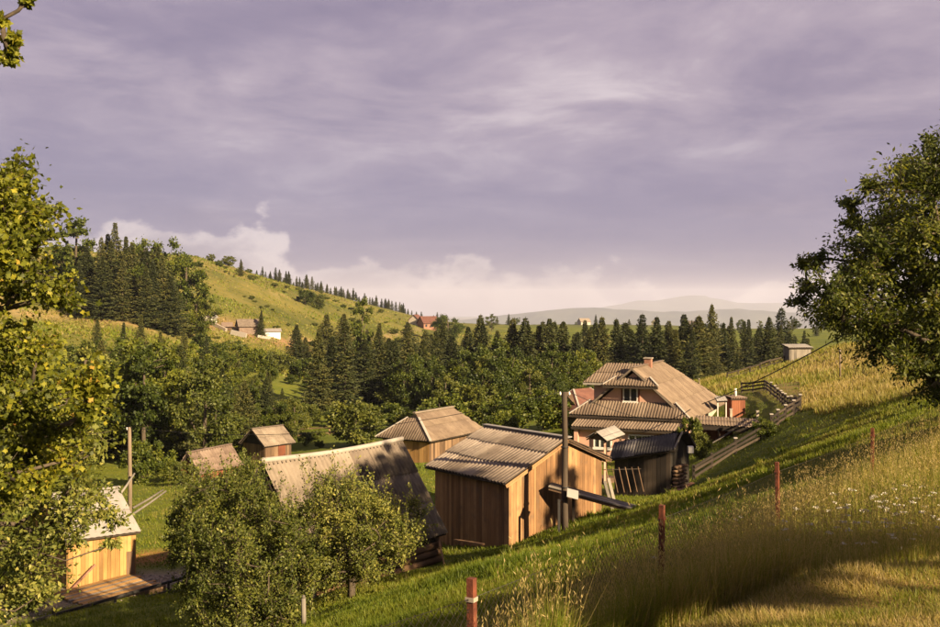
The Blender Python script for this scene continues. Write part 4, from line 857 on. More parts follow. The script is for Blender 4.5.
def tree_meshes(name, trunk, clusters, radii, leafmat_, leaf=(.12, .07), per=60, twigs=7, r0=.2, tmpl=RH, tf=RHF, droop=.2, jit=.12, twig_r=.008, flat=.75, tintf=None, shoots=0):
    nodes, par, rad, nt = skeleton(trunk, clusters, r0)
    parts = []; parts.append(tubeVF([nodes[i] for i in range(nt)], [rad[i]*1.0 if i else rad[0]*1.25 for i in range(nt)], 8))
    k = nt
    while k < len(nodes):
        a, m, c = nodes[par[k]], nodes[k], nodes[k+1]; parts.append(tubeVF([a, m, c], [min(rad[par[k]]*.8, rad[k]*1.25), rad[k], rad[k+1]], 5)); k += 2
    P, D, TI = [], [], []
    for c, R in zip(clusters, radii):
        c = np.asarray(c, float); cb = rng.uniform(-.22, .22)
        u = rng.normal(size=(twigs, 3)); u /= np.linalg.norm(u, axis=1)[:, None]; u[:, 2] *= flat; u[:, 2] += .12; ends = c+u*R*rng.uniform(.65, 1.15, (twigs, 1))
        for e in ends:
            if twig_r: parts.append(tubeVF([c, (c+e)/2+rng.normal(size=3)*.06*R, e], [twig_r*1.6, twig_r, twig_r*.5], 3))
        n = int(per*(.7+.6*rng.random())); ti = rng.integers(0, twigs, n); k = rng.uniform(.15, 1.08, n)[:, None]
        p = c+(ends[ti]-c)*k+rng.normal(size=(n, 3))*jit*R*(.5+k); d = (ends[ti]-c)/R*.7+rng.normal(size=(n, 3))*.75; d[:, 2] -= droop
        P.append(p); D.append(d); TI.append(np.clip(.45+cb+rng.normal(size=n)*.2, 0, 1))
    for q in range(shoots):      # long upright shoots breaking the outline
        c = np.asarray(clusters[int(rng.integers(0, len(clusters)))], float); R = .5; o = rng.normal(size=3)*np.array([.3, .3, .12]); a = c+o; e = a+np.array([rng.normal()*.22, rng.normal()*.22, rng.uniform(.45, 1.05)])
        parts.append(tubeVF([a, (a+e)/2+rng.normal(size=3)*.03, e], [.009, .006, .003], 3)); n = 34; k = rng.uniform(.1, 1.02, n)[:, None]
        P.append(a+(e-a)*k+rng.normal(size=(n, 3))*.035); d = (e-a)*.8+rng.normal(size=(n, 3))*.5; D.append(d); TI.append(np.clip(.58+rng.normal(size=n)*.2, 0, 1))
    P = np.concatenate(P); D = np.concatenate(D); TI = np.concatenate(TI); s = rng.uniform(.6, 1.35, len(P))
    if tintf is not None: TI = tintf(P, TI)
    V, F = leafVF(P, D, leaf[0]*s, leaf[1]*s, tmpl, tf)
    tv, tff = join(parts)
    return mesh(name+'_trunk', tv, tff, 'bark', True), mesh(name+'_crown', V, F, leafmat_, False, np.repeat(TI, len(tf))), (P, D, TI)
def put_tree(name, label, cat, meshes, loc, scale=(1, 1, 1), rot=0., group=None, names=('trunk', 'crown'), tilt=0.):
    r = bpy.data.objects.new(name, None); r.empty_display_size = .3; link(r, None, loc); r.scale = scale; r.rotation_euler = (random.gauss(0, .02)*tilt, random.gauss(0, .02)*tilt, rot); tag(r, label, cat, group)
    for nm, me in zip(names, meshes):
        o = bpy.data.objects.new(nm, me); COL.objects.link(o); o.parent = r
    return r

# ---- spruces (four shapes, 20 m tall)
def spruce_mesh(seed, H=20., R=3.3, gap=.0, full=1.0):
    rg = np.random.default_rng(seed); P, D, L, Wd, TI = [], [], [], [], []
    z = H*.05; ph = rg.uniform(0, 6.28, 4); asy = rg.uniform(.10, .26)
    while z < H*.985:
        t = z/H; ln = R*1.22*(1-t)**1.08*(.85 if t < .12 else 1.)+.10; nb = int(rg.integers(7, 11)); a0 = rg.uniform(0, 6.28); wb = rg.uniform(-.15, .15)
        for b in range(nb):
            if rg.random() < gap: continue
            a = a0+b*2*math.pi/nb+rg.uniform(-.25, .25); l = ln*rg.uniform(.55, 1.22)*(1+asy*math.sin(a+ph[0]+z*.25)+asy*.6*math.sin(2*a+ph[1])+.16*math.sin(z*1.1+ph[2])+.10*math.sin(z*2.7+ph[3])); dr = np.array([math.cos(a), math.sin(a), 0]); sd = np.array([-dr[1], dr[0], 0])
            el = .35*t**1.5-.38*(1-t)+rg.uniform(-.12, .1); m = max(2, int(l/.42)); tb = rg.normal()*.12+wb
            for k in range(m):
                s = (k+.7)/m; p = np.array([0, 0, z])+dr*l*s+np.array([0, 0, l*(el*s+.28*s*s)]); w = .50*(1-.40*s)*(.45+.55*min(1, l))
                for sg in (-1, 1):
                    P.append(p+rg.normal(size=3)*.05); D.append(sd*sg*.75+dr*.65+np.array([0, 0, -.42-.2*rg.random()])); L.append(w*rg.uniform(1.2, 2.1)); Wd.append(w*rg.uniform(.6, 1.)); TI.append(.42+tb+rg.normal()*.14)
            P.append(np.array([0, 0, z])+dr*l*.75+np.array([0, 0, l*(el*.75+.16)])); D.append(dr+np.array([0, 0, .25+el])); L.append(.36*l+.2); Wd.append(.26); TI.append(.6+tb)
        z += H*.0195*(1.15-.35*t)*rg.uniform(.8, 1.2)/full
    P.append(np.array([0, 0, H*.955])); D.append(np.array([.02, .01, 1.])); L.append(H*.055); Wd.append(.14); TI.append(.6)
    global rng; old = rng; rng = rg; V, F = leafVF(np.array(P), np.array(D), np.array(L), np.array(Wd)); rng = old
    tv, tf = tubeVF([(0, 0, -1), (0, 0, H*.3), (0, 0, H*.7), (0, 0, H*.98)], [.30, .22, .11, .015], 7)
    return mesh('spruce_trunk', tv, tf, 'bark', True), mesh('spruce_crown', V, F, 'spruce_needle', False, np.clip(TI, 0, 1))
SPR = [spruce_mesh(11, R=3.5, full=1.25), spruce_mesh(12, R=4.0, gap=.10, full=1.2), spruce_mesh(13, R=2.9, full=1.25), spruce_mesh(14, R=3.8, gap=.18, full=1.1), spruce_mesh(15, R=4.5, gap=.05, full=1.25), spruce_mesh(16, R=3.3, gap=.3, full=1.1), spruce_mesh(17, R=4.0, gap=.15, full=1.2)]
# ---- broadleaf trees (10 m tall) and bushes
def broad_mesh(seed, H=10., rx=3.2, ncl=46, lm='broad_leaf', base=.10, per=250, lf=(.27, .19), r0=.2, sparse=1.):
    global rng; old = rng; rng = np.random.default_rng(seed)
    cl, ra = [], []; tz = rng.uniform(.8, 1.2, 3)
    while len(cl) < ncl:
        u = rng.normal(size=3); u /= np.linalg.norm(u); q = rng.uniform(.25, 1)**.5; zc = H*(base+1)/2; hz = H*(1-base)/2
        an = math.atan2(u[1], u[0]); lob = 1+.20*math.sin(an*2+tz[0]*5)+.14*math.sin(an*3+tz[1]*9+u[2]*3)
        c = np.array([u[0]*rx*q*lob, u[1]*rx*q*lob, zc+u[2]*hz*q*(1+.1*math.sin(an+tz[2]*7))]); k = (c[2]/H-base)/(1-base)
        if k < .35: c[:2] *= .55+1.2*max(k, 0)
        cl.append(c); ra.append(rng.uniform(.6, 1.15)*rx*.30*(1.1-.35*max(k, 0)))
    tr = [(0, 0, -.8), (.05, .02, H*.15), (.1, -.05, H*.35), (.05, .05, H*.55), (0, .1, H*.8)]
    a, b, _ = tree_meshes('broad', tr, cl, ra, lm, lf, int(per*sparse), 7, r0, jit=.22, twig_r=0, droop=.25)
    rng = old; return a, b
BRD = [broad_mesh(21), broad_mesh(22, rx=2.6, ncl=40), broad_mesh(23, rx=3.8, ncl=54, H=9), broad_mesh(24, rx=2.9, lm='pale_leaf', ncl=40), broad_mesh(25, rx=2.2, H=11, ncl=38)]
BUS = [broad_mesh(31, H=4., rx=2.1, ncl=34, base=.02, lm='pale_leaf', lf=(.24, .16), r0=.08), broad_mesh(32, H=4., rx=2.3, ncl=36, base=.02, lf=(.26, .18), r0=.08), broad_mesh(33, H=3., rx=2., ncl=30, base=.0, lf=(.22, .16), r0=.07)]
def spr(px, py, Y, label, group=None, v=None, wid=1., name='spruce_tree'):
    b = hill(px, Y); h = max(1.5, (HY-py)/FPX*Y-b[2]); s = h/20.; v = random.randrange(7) if v is None else (v if random.random() < .6 else random.randrange(7))
    k = s*wid*random.uniform(.85, 1.2)*(1.12 if s < .6 else 1)
    return put_tree(name, label, 'tree', SPR[v], b, (k, k, s), random.uniform(0, 6.28), group, tilt=1.)
def brd(px, py, Y, label, group=None, v=None, wid=1., name='broadleaf_tree', src=None, H=None):
    src = BRD if src is None else src; v = random.randrange(len(src)) if v is None else v; b = hill(px, Y)
    h = max(.6, (HY-py)/FPX*Y-b[2]); hh = H or {id(BRD): (10, 10, 9, 10, 11), id(BUS): (4, 4, 3)}[id(src)][v]; s = h/hh
    return put_tree(name, label, 'bush' if src is BUS else 'tree', src[v], b, (s*wid, s*wid, s), random.uniform(0, 6.28), group)

# ---- the spruce wood across the middle
G1 = 'spruces of the wood behind the yard'
SP = [(319, 327, 175, 0, .8), (345, 319, 178, 4, .95), (332, 336, 185, 1, 1.), (378, 328, 190, 1, .9), (366, 338, 185, 3, 1.), (407, 331, 195, 3, .9), (393, 340, 190, 1, 1.), (436, 330, 200, 3, .9), (422, 338, 195, 0, 1.), (450, 335, 205, 1, 1.),
      (482, 314, 235, 3, .9), (468, 326, 225, 1, 1.), (511, 318, 215, 0, .95), (498, 330, 220, 1, 1.), (527, 317, 212, 0, 1.), (539, 325, 214, 2, 1.), (551, 318, 212, 1, 1.), (565, 321, 216, 0, 1.), (577, 331, 212, 4, .9), (589, 330, 222, 2, 1.),
      (603, 316, 215, 0, .95), (596, 322, 224, 3, 1.), (619, 318, 222, 1, 1.), (630, 329, 225, 4, .9), (642, 313, 210, 0, .95), (657, 316, 215, 0, 1.), (667, 320, 218, 1, 1.), (684, 319, 205, 1, 1.), (676, 329, 200, 2, 1.), (699, 315, 204, 0, 1.1), (691, 330, 195, 3, .9)]
ORD = ('leftmost', 'second from left', 'third from left', 'fourth from left', 'fifth from left', 'sixth from left', 'seventh from left', 'eighth from left', 'ninth from left', 'tenth from left', 'eleventh from left')
def ranked(rows, text, lo=0):
    rows = sorted(rows, key=lambda q: q[0]); return [(q, '%s %s' % (ORD[i], text)) for i, q in enumerate(rows)]
for lo, hi, where in ((0, 385, 'above the round pale bush'), (385, 475, 'above the hip-roofed house'), (475, 572, 'above the plank barn'), (572, 640, 'between the utility pole and the pink gable'), (640, 720, 'above the pink house ridge')):
    for (px, py, Y, v, wd), lab in ranked([q for q in SP if lo <= q[0] < hi], 'front-rank spruce of the wood '+where): spr(px, py, Y*.80, lab, G1, v, wd*1.38)
spr(709, 303, 168, 'tallest darkest spruce of the wood, just right of the pink house roof', None, 4, 1.0)
for px, py, Y, v, lab in ((722, 322, 172, 1, 'spruce close behind the tallest dark spruce, on its right'), (731, 316, 180, 0, 'slim spruce midway between the tallest dark spruce and the grey hut'), (749, 319, 185, 3, 'spruce left of the bushy one by the grey hut'),
      (768, 316, 165, 4, 'broad bushy spruce just left of the grey hilltop hut'), (780, 325, 185, 0, 'narrow spruce right behind the grey hilltop hut'), (715, 347, 150, 4, 'small young spruce in front of the tallest dark spruce'), (737, 352, 148, 2, 'shorter young spruce standing right of another young one at the meadow edge'),
      (790, 333, 190, 1, 'spruce half hidden by the right-hand tree, beside the hut'), (803, 330, 200, 0, 'spruce whose top shows against the edge of the right-hand tree')): spr(px, py, Y, lab, None, v)
random.seed(3)
for i in range(58):   # the ranks behind
    px = 300+i*8.9+random.uniform(-4, 4); Y = random.uniform(185, 260); py = 334+random.gauss(0, 11)-(4 if px > 480 else 0)
    spr(px, py, Y, 'spruce in the back ranks of the wood', 'spruces in the back ranks', None, random.uniform(1.1, 1.8))
for px, py, Y, v, wd, lab in ((362, 297, 230, 4, .75, 'tall broadleaf tree rising above the spruces at the foot of the hill'), (463, 350, 160, 0, 1., 'round bright tree in the wood, left of the two in front of the spruces'), (500, 331, 172, 1, 1.15, 'tall leafy tree in front of the spruces above the barn'),
      (448, 313, 420, 2, 1.3, 'dark leafy tree standing right of the far red-roofed houses'), (690, 334, 160, 3, .62, 'yellow-green slender tree beside the tallest dark spruce'), (585, 358, 150, 1, .7, 'leafy tree behind the red hipped roof'), (446, 372, 130, 3, .9, 'brownish leafy tree behind the hip-roofed house'),
      (556, 372, 130, 1, .8, 'small leafy tree just left of the utility pole top'), (540, 355, 150, 0, .7, 'leafy tree at the foot of the spruces right of the tall leafy one'), (415, 350, 165, 1, .9, 'leafy tree among the spruces above the hip-roofed house')): brd(px, py, Y, lab, None, v, wd)
for px, py, Y, v, wd, lab in ((356, 401, 98, 0, 1.25, 'round pale green bush right of the small gabled shed'), (395, 404, 112, 1, 1.1, 'bush behind the left end of the hip-roofed house'), (510, 393, 94, 1, 1.05, 'broad dark green bush behind the barn roof, left half'), (543, 390, 96, 1, 1.1, 'broad dark green bush behind the barn roof, right half'),
      (472, 384, 108, 0, 1.2, 'olive bush right of the hip-roofed house'), (440, 396, 106, 2, 1.2, 'bush directly behind the hip-roofed house ridge'), (500, 410, 86, 1, 1., 'low bush against the barn\'s back eave'),
      (287, 398, 118, 0, .8, 'slim pale tree-like bush above the gabled shed'), (766, 419, 59.0, 2, 1.0, 'black-looking round bush at the bend of the garden fence'), (691, 417, 66, 1, .55, 'small green shrub at the right corner of the pink house'), (700, 432, 62, 0, .7, 'shrub under the left end of the long canopy'),
      (320, 440, 100, 2, 1., 'low bush on the lit grass right of the gabled shed'), (752, 418, 74, 2, .9, 'dark shrub inside the fenced garden'), (583, 416, 80, 1, .8, 'bush between the utility pole and the pink house porch'), (168, 458, 78, 1, 1., 'bush left of the ramshackle shed, nearer the slim pole'), (184, 462, 74, 0, .9, 'pale bush touching the left wall of the ramshackle shed'), (240, 455, 84, 2, 1., 'low bush between the ramshackle shed and the gabled shed'), (147, 440, 78, 1, .9, 'low bush behind the slanting rails'), (236, 466, 70, 0, .8, 'weedy pale bush right of the ramshackle shed'), (305, 432, 104, 1, 1., 'dark bush at the right corner of the gabled shed')): brd(px, py, Y, lab, None, v, wd, 'bush', BUS)
random.seed(44)
for i in range(26):
    px = random.uniform(296, 470); Y = random.uniform(108, 135); b = hill(px, Y); h = random.uniform(1., 2.6)
    brd(px, HY-(b[2]+h)*FPX/Y, Y, 'bush of the thicket at the foot of the spruces behind the hip-roofed house', 'thicket at the foot of the spruces', None, 1.1, 'bush', BUS)
random.seed(61)
BL = [(random.uniform(395, 610), random.uniform(128, 172)) for i in range(18)]
for i, (px, Y) in enumerate(sorted(BL)):
    brd(px, 352+random.uniform(-14, 16), Y, '%s broadleaf tree in front of the spruces, %s the plank barn' % (ORD[i % 9], 'left of' if i < 9 else 'above'), 'broadleaf trees in front of the spruces', None, random.uniform(.75, 1.1))
# ---- leafy wood on the left behind the sheds
GL = 'trees of the leafy wood on the left'
random.seed(5)
for i in range(62):
    px = random.uniform(60, 306); Y = (88 if px < 240 else 104)+62*random.random()**1.3; top = np.interp(px, [60, 120, 200, 240, 270, 300], [345, 335, 352, 372, 385, 398])+random.uniform(-8, 34)*max(.25, 1.3-(Y-100)/60)
    brd(px, top, Y, 'broadleaf tree of the leafy wood behind the two small sheds', GL, None, 1.0)
LW = list(((141, 314, 158, 2), (185, 328, 150, 1), (160, 330, 150, 0), (207, 334, 158, 3), (122, 322, 160, 2), (238, 352, 150, 1), (172, 352, 125, 1), (98, 318, 165, 3), (270, 372, 145, 2), (150, 348, 108, 1), (200, 352, 112, 4), (222, 366, 116, 3), (176, 362, 104, 4), (128, 350, 106, 1), (252, 380, 122, 1), (215, 346, 135, 0), (165, 338, 138, 4), (112, 360, 98, 1), (142, 372, 95, 4), (190, 374, 98, 0), (236, 388, 108, 4), (262, 394, 112, 0), (282, 388, 128, 1), (296, 396, 132, 3), (206, 384, 100, 1), (160, 384, 94, 3), (228, 370, 128, 0)))
random.seed(51)
for i in range(22):
    px = 106+i*8.6+random.uniform(-5, 5); Y = random.uniform(96, 132); LW.append((px, np.interp(px, [100, 200, 240, 300], [346, 356, 378, 398])+random.uniform(-12, 14), Y, random.randrange(7)))
LWS = sorted(LW, key=lambda q: q[0])
for i, (px, py, Y, v) in enumerate(LWS):
    bi = i//10; spr(px, py, Y, '%s spruce rising from the leafy wood %s' % (ORD[i % 10], ('next to the maple', 'above the slim yard pole', 'above the ramshackle shed', 'above the gabled shed', 'right of the gabled shed')[bi]), 'spruces in the leafy wood', v, .95)
for i in range(26):
    px = random.uniform(200, 330); Y = random.uniform(165, 235); brd(px, HY-(hill(px, Y)[2]+random.uniform(1.5, 4.5))*FPX/Y, Y, 'shrub on the meadow below the hillside building site', 'shrubs below the building site', None, 1.2, 'bush', BUS)
# ---- left hill: grove, single trees, ridge line
for px, py, Y, v, wd, lab in ((76, 217, 236, 4, 1.25, 'round leafy crown topping the hillside grove, far left'), (144, 233, 240, 2, .8, 'leafy tree topping the right part of the hillside grove'), (186, 245, 250, 1, 1.05, 'separate leafy tree just right of the hillside grove'), (196, 295, 248, 2, 1., 'broad low tree right below the hillside grove'), (178, 285, 250, 0, .8, 'leafy tree in the gap right of the hillside grove')): brd(px, py, Y, lab, None, v, wd)
random.seed(8)
for i, (px, py, Y) in enumerate(sorted(((98, 236, 236), (107, 233, 240), (118, 222, 238), (112, 240, 230), (126, 236, 242), (133, 242, 235), (88, 245, 232), (140, 250, 236), (150, 250, 236), (158, 246, 240), (163, 254, 234), (168, 262, 238), (66, 240, 240), (55, 248, 236), (45, 250, 240), (154, 262, 232), (146, 266, 229), (103, 255, 228), (122, 258, 228), (80, 262, 228), (30, 245, 238), (172, 276, 234)), key=lambda q: q[0])):
    spr(px, py, Y, '%s spruce in the %s half of the grove on the left hillside' % (ORD[i % 11], ('left', 'right')[i//11]), 'spruces of the hillside grove', None, 1.3)
for px, py, Y, v, wd, lab in ((261, 310, 298, 0, 1.25, 'lone spruce at the hillside building site'), (241, 259, 400, 4, 1.1, 'dark spruce high on the hill meadow, right of the pair'), (229, 276, 385, 1, 1., 'small spruce on the hill meadow, left of the dark one'), (234, 279, 383, 0, 1.2, 'small spruce touching the dark one on the hill meadow')): spr(px, py, Y, lab, None, v, wd)
for px, py, Y, v, wd, lab in ((211, 254, 425, 0, 1., 'little round tree on the hill skyline, left one'), (229, 256, 440, 0, 1.3, 'little round tree on the hill skyline, right one'), (305, 290, 400, 1, 1.2, 'dark bush on the open hill meadow'), (318, 293, 405, 0, 1.1, 'paler bush right of the dark one on the hill meadow')): brd(px, py, Y, lab, None, v, wd, 'bush', BUS)
for i in range(62):
    px = 258+i*2.7+random.uniform(-1.5, 1.5); Y = np.interp(px, [195, 245, 300, 350, 400, 435], [425, 485, 548, 610, 690, 760])+random.uniform(-4, 12); b = hill(px, Y)
    h = random.uniform(2.5, 8.5)*(1 if px < 405 else .6); spr(px, HY-(b[2]+h)*FPX/Y, Y, 'tiny spruce of the row along the hill skyline', 'spruces along the hill skyline', None, 1.25)
for i in range(170):
    px = random.uniform(60, 440); Y = random.uniform(255, 520); b = hill(px, Y); h = random.uniform(.4, 2.2)*random.uniform(.4, 1.2)
    brd(px, HY-(b[2]+h)*FPX/Y, Y, 'small scattered bush on the open hill meadow', 'scattered bushes on the hill meadow', None, random.uniform(1., 2.4), 'bush', BUS)
for i in range(60):
    px = random.uniform(430, 1000); Y = random.uniform(560, 1500); b = hill(px, Y); h = random.uniform(4, 11)
    (spr if random.random() < .6 else brd)(px, HY-(b[2]+h)*FPX/Y, Y, 'distant tree on the plain beyond the spruce wood', 'trees on the far plain', None, 1.2, 'distant_tree')

# ---- foreground right: ash tree, sampled inside its outline
def sample_clusters(n, outline, Y0, Y1, pxmax, R, minsep):
    o = np.array(outline, float); out = []; tries = 0
    while len(out) < n and tries < 20000:
        tries += 1; py = random.uniform(o[0, 1], o[-1, 1]); l = np.interp(py, o[:, 1], o[:, 0]); px = random.uniform(min(l, pxmax), max(l, pxmax)); Y = random.uniform(Y0, Y1); p = at(px, py, Y)
        if all(np.linalg.norm(p-q) > minsep for q in out): out.append(p)
    return out
random.seed(12)
tb = V3(13.8, 25.2, 0); tb[2] = g1(tb[0], tb[1])
cl = sample_clusters(250, [(962, 138), (930, 165), (896, 188), (888, 208), (872, 230), (860, 250), (832, 268), (824, 300), (828, 325), (858, 345), (890, 362), (925, 378), (950, 400)], 21.5, 26.8, 1060, 1, .52)
cl += [at(806, 266, 25), at(818, 258, 25.5), at(852, 224, 25), at(850, 206, 25.2), at(870, 186, 25), at(905, 166, 25.5), at(932, 143, 25.6), at(800, 300, 25), at(808, 285, 25)]
cl = [c-tb for c in cl]; ra = [random.uniform(.40, .80) for c in cl[:-9]]+[.3]*9
trk = [(0, 0, -.5), (.1, 0, .8), (-.05, .1, 1.8), (.1, 0, 3.), (.2, .1, 4.5), (.1, 0, 6.2)]
a, b, _ = tree_meshes('ash', trk, cl, ra, 'ash_leaf', (.105, .045), 520, 10, .34, droop=.35, jit=.11, twig_r=.010)
put_tree('ash_tree', 'large dark leafy tree filling the right edge above the slope', 'tree', (a, b), tb)
ASH = (a, b)
# its neighbours uphill, out of view, whose shade falls across the slope
for i, (x, y, k, v) in enumerate(((19.4, 25.8, .66, 1), (27.2, 34.4, 1.0, 0), (24, 30.5, .6, 3))): put_tree('broadleaf_tree', ('small leafy tree uphill right of the large dark one, just out of view', 'leafy tree uphill beyond the large dark one, out of view', 'slender pale tree uphill between others, out of view')[i], 'tree', BRD[v], (x, y, g1(x, y)), (k*.58, k*.58, k), 1.5+i*1.9)
SHADE = broad_mesh(41, H=4.8, rx=.6, ncl=14, base=.88, per=330, lf=(.24, .17), r0=.08)  # thin high crown, added out of view to cast a dark band on the grass
for i, (x, y) in enumerate(((10.2, -.2), (11.0, .3), (11.8, .7), (12.6, 1.0), (13.4, 1.3), (14.2, 1.6), (15.0, 1.9))): put_tree('broadleaf_tree', 'young leafy tree in the row beside the mown terrace, out of view', 'tree', SHADE, (x, y, g1(x, y)-.1), (1, 1, 1), i*2., 'young trees beside the terrace')

# ---- foreground left: maple with large leaves, and a small-leaved plum tree below it
random.seed(21); rng = np.random.default_rng(21)
tb = V3(-7.2, 12.6, 0); tb[2] = g1(tb[0], tb[1])
ol = [(4, 172), (32, 205), (38, 232), (32, 262), (50, 290), (60, 318), (84, 345), (100, 385), (96, 425), (70, 460), (40, 490)]
cl = sample_clusters(118, ol, 11.0, 14, -120, 1, .34)+[at(14, 172, 12.5), at(44, 212, 12.4), at(20, 190, 12.4), at(28, 212, 12.3), at(40, 240, 12.2), at(66, 300, 12)]
cl += [at(8, 56, 11.5), at(14, 40, 11.5), at(1, 20, 11.4), at(27, 0, 11.5), at(-40, 60, 11.6), at(-60, 100, 11.8), at(-80, 140, 12), at(-30, -20, 11.5)]
cl = [c-tb for c in cl]; ra = [random.uniform(.24, .42) for c in cl[:-8]]+[.10, .08, .06, .06, .2, .25, .3, .2]
trk = [(0, 0, -.6), (.15, 0, 1.5), (.1, .1, 3.2), (.2, 0, 5), (.1, .1, 7), (.3, 0, 8.6)]
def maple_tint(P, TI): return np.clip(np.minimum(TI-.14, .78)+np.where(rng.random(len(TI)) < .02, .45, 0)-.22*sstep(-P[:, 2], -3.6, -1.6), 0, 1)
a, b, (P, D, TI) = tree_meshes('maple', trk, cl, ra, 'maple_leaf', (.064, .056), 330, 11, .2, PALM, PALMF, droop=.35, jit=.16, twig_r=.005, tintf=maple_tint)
mp = put_tree('maple_tree', 'yellow-green maple with large leaves filling the left edge of the view', 'tree', (a, b), tb, names=('trunk', 'foliage'))
for o in mp.children:
    if o.name.startswith('foliage'): o['kind'] = 'stuff'
# the leaves nearest the viewer, one by one
q = P[:, 1]+rng.normal(size=len(P))*.15; sc = (HX+FPX*(P[:, 0]+tb[0])/(P[:, 1]+tb[1])); idx = np.argsort(q+10*((sc < 0) | (sc > 130)))[:280]
lv = [mesh('leaf', PALM*np.array([.078, .07, .07]), PALMF, 'maple_leaf', False, np.full(len(PALMF), tv)) for tv in (.22, .38, .5, .68, .93)]
for i in idx:
    o = bpy.data.objects.new('leaf', lv[random.choice((0, 1, 1, 2, 2, 2, 3, 3, 1, 0, 2, 4))]); COL.objects.link(o); o.parent = mp; o.location = P[i]+D[i]*.03-V3(0, .05, 0)
    o.rotation_euler = (random.uniform(-.8, .8)+.7, random.uniform(-.9, .9), random.uniform(0, 6.28))
tb = V3(-11.5, 24, 0); tb[2] = g1(tb[0], tb[1])
ol = [(60, 372), (92, 400), (106, 440), (100, 470), (92, 496), (104, 515), (80, 535), (58, 560), (48, 590), (36, 612)]
random.seed(23)
cl = sample_clusters(120, ol, 22.5, 26.5, -90, 1, .5)+[at(104, 512, 24), at(112, 522, 24), at(96, 498, 24), at(110, 545, 24.2)]; cl = [c-tb for c in cl]
ra = [random.uniform(.4, .75) for c in cl[:-4]]+[.35, .3, .35, .2]
a, b, _ = tree_meshes('plum', [(0, 0, -.5), (.1, 0, 1), (0, .1, 2.2), (.1, 0, 3.6)], cl, ra, 'apple_leaf', (.12, .06), 210, 7, .16, droop=.35, jit=.15, twig_r=.006)
put_tree('plum_tree', 'small-leaved green tree hanging over the yellow shed roof at lower left', 'tree', (a, b), tb)
for px, py, Y, v, wd, lab in ((30, 572, 38, 0, 1., 'pale straggly bush left of the yellow shed wall'), (5, 590, 36.5, 1, 1., 'dark low bush at the lower left corner by the track')): brd(px, py, Y, lab, None, v, wd, 'bush', BUS)

# ---- apple trees before the steep-roofed barn
random.seed(31); rng = np.random.default_rng(31)
def apple(label, base, ol_l, ol_r, Y0, Y1, n, extra=(), per=430):
    tb = np.array(base, float); tb[2] = g1(tb[0], tb[1]); L = np.array(ol_l, float); Rr = np.array(ol_r, float); cl = []; tries = 0
    while len(cl) < n and tries < 20000:
        tries += 1; py = random.uniform(L[0, 1], L[-1, 1]); l, r = np.interp(py, L[:, 1], L[:, 0]), np.interp(py, Rr[:, 1], Rr[:, 0]); px = random.uniform(l, r); ym = (Y0+Y1)/2; hw = (Y1-Y0)/2*math.sqrt(max(.05, 1-((px-(l+r)/2)/((r-l)/2+1))**2)); p = at(px, py, random.uniform(ym-hw, ym+hw))
        if all(np.linalg.norm(p-q) > .54 for q in cl): cl.append(p)
    cl = [c-tb for c in list(cl)+[at(*e) for e in extra]]; ra = [random.choice((.3, .38, .46, .56)) for _ in cl]
    trk = [(0, 0, -.5), (.05, 0, .5), (.0, .05, 1.1), (.05, 0, 1.9), (0, 0, 2.8)]
    a, b, _ = tree_meshes('apple', trk, cl, ra, 'apple_leaf', (.080, .044), per, 10, .11, droop=-.15, jit=.13, twig_r=.006, flat=1.15, shoots=n)
    put_tree('apple_tree', label, 'tree', (a, b), tb)
apple('bushy apple tree left of the steep corrugated roof, the larger of two', (-6.6, 29.6, 0), [(200, 484), (176, 505), (170, 540), (172, 570), (182, 600), (200, 640)], [(268, 480), (292, 505), (312, 540), (316, 575), (308, 605), (296, 640)], 27.2, 32., 135,
      ((192, 496, 30), (225, 476, 30), (247, 474, 30.2), (258, 486, 30), (175, 560, 29), (188, 602, 28.5)))
apple('apple tree in front of the steep corrugated roof, the right one of two', (-3.6, 31.4, 0), [(312, 488), (294, 508), (284, 530), (284, 558), (296, 582)], [(345, 486), (384, 505), (414, 520), (412, 548), (372, 580)], 29.2, 33., 86,
      ((326, 480, 31), (420, 516, 31.5), (412, 507, 31.5), (390, 516, 31), (418, 530, 31.8), (365, 500, 31), (300, 592, 29), (286, 600, 28.8)))
b = at(304, 640, 27); t = thing('tree_stake', 'short pale stake in the lawn in front of the apple trees', 'stake', (b[0], b[1], g1(b[0], b[1])))
tube('shaft', [V3(b[0], b[1], g1(b[0], b[1])-.3), at(303.5, 598, 27)], [.07, .06], 'grey_plank', t, 7); tube('tip', [at(303.5, 598, 27), at(303.5, 595, 27)], [.06, .03], 'grey_plank', t, 7)

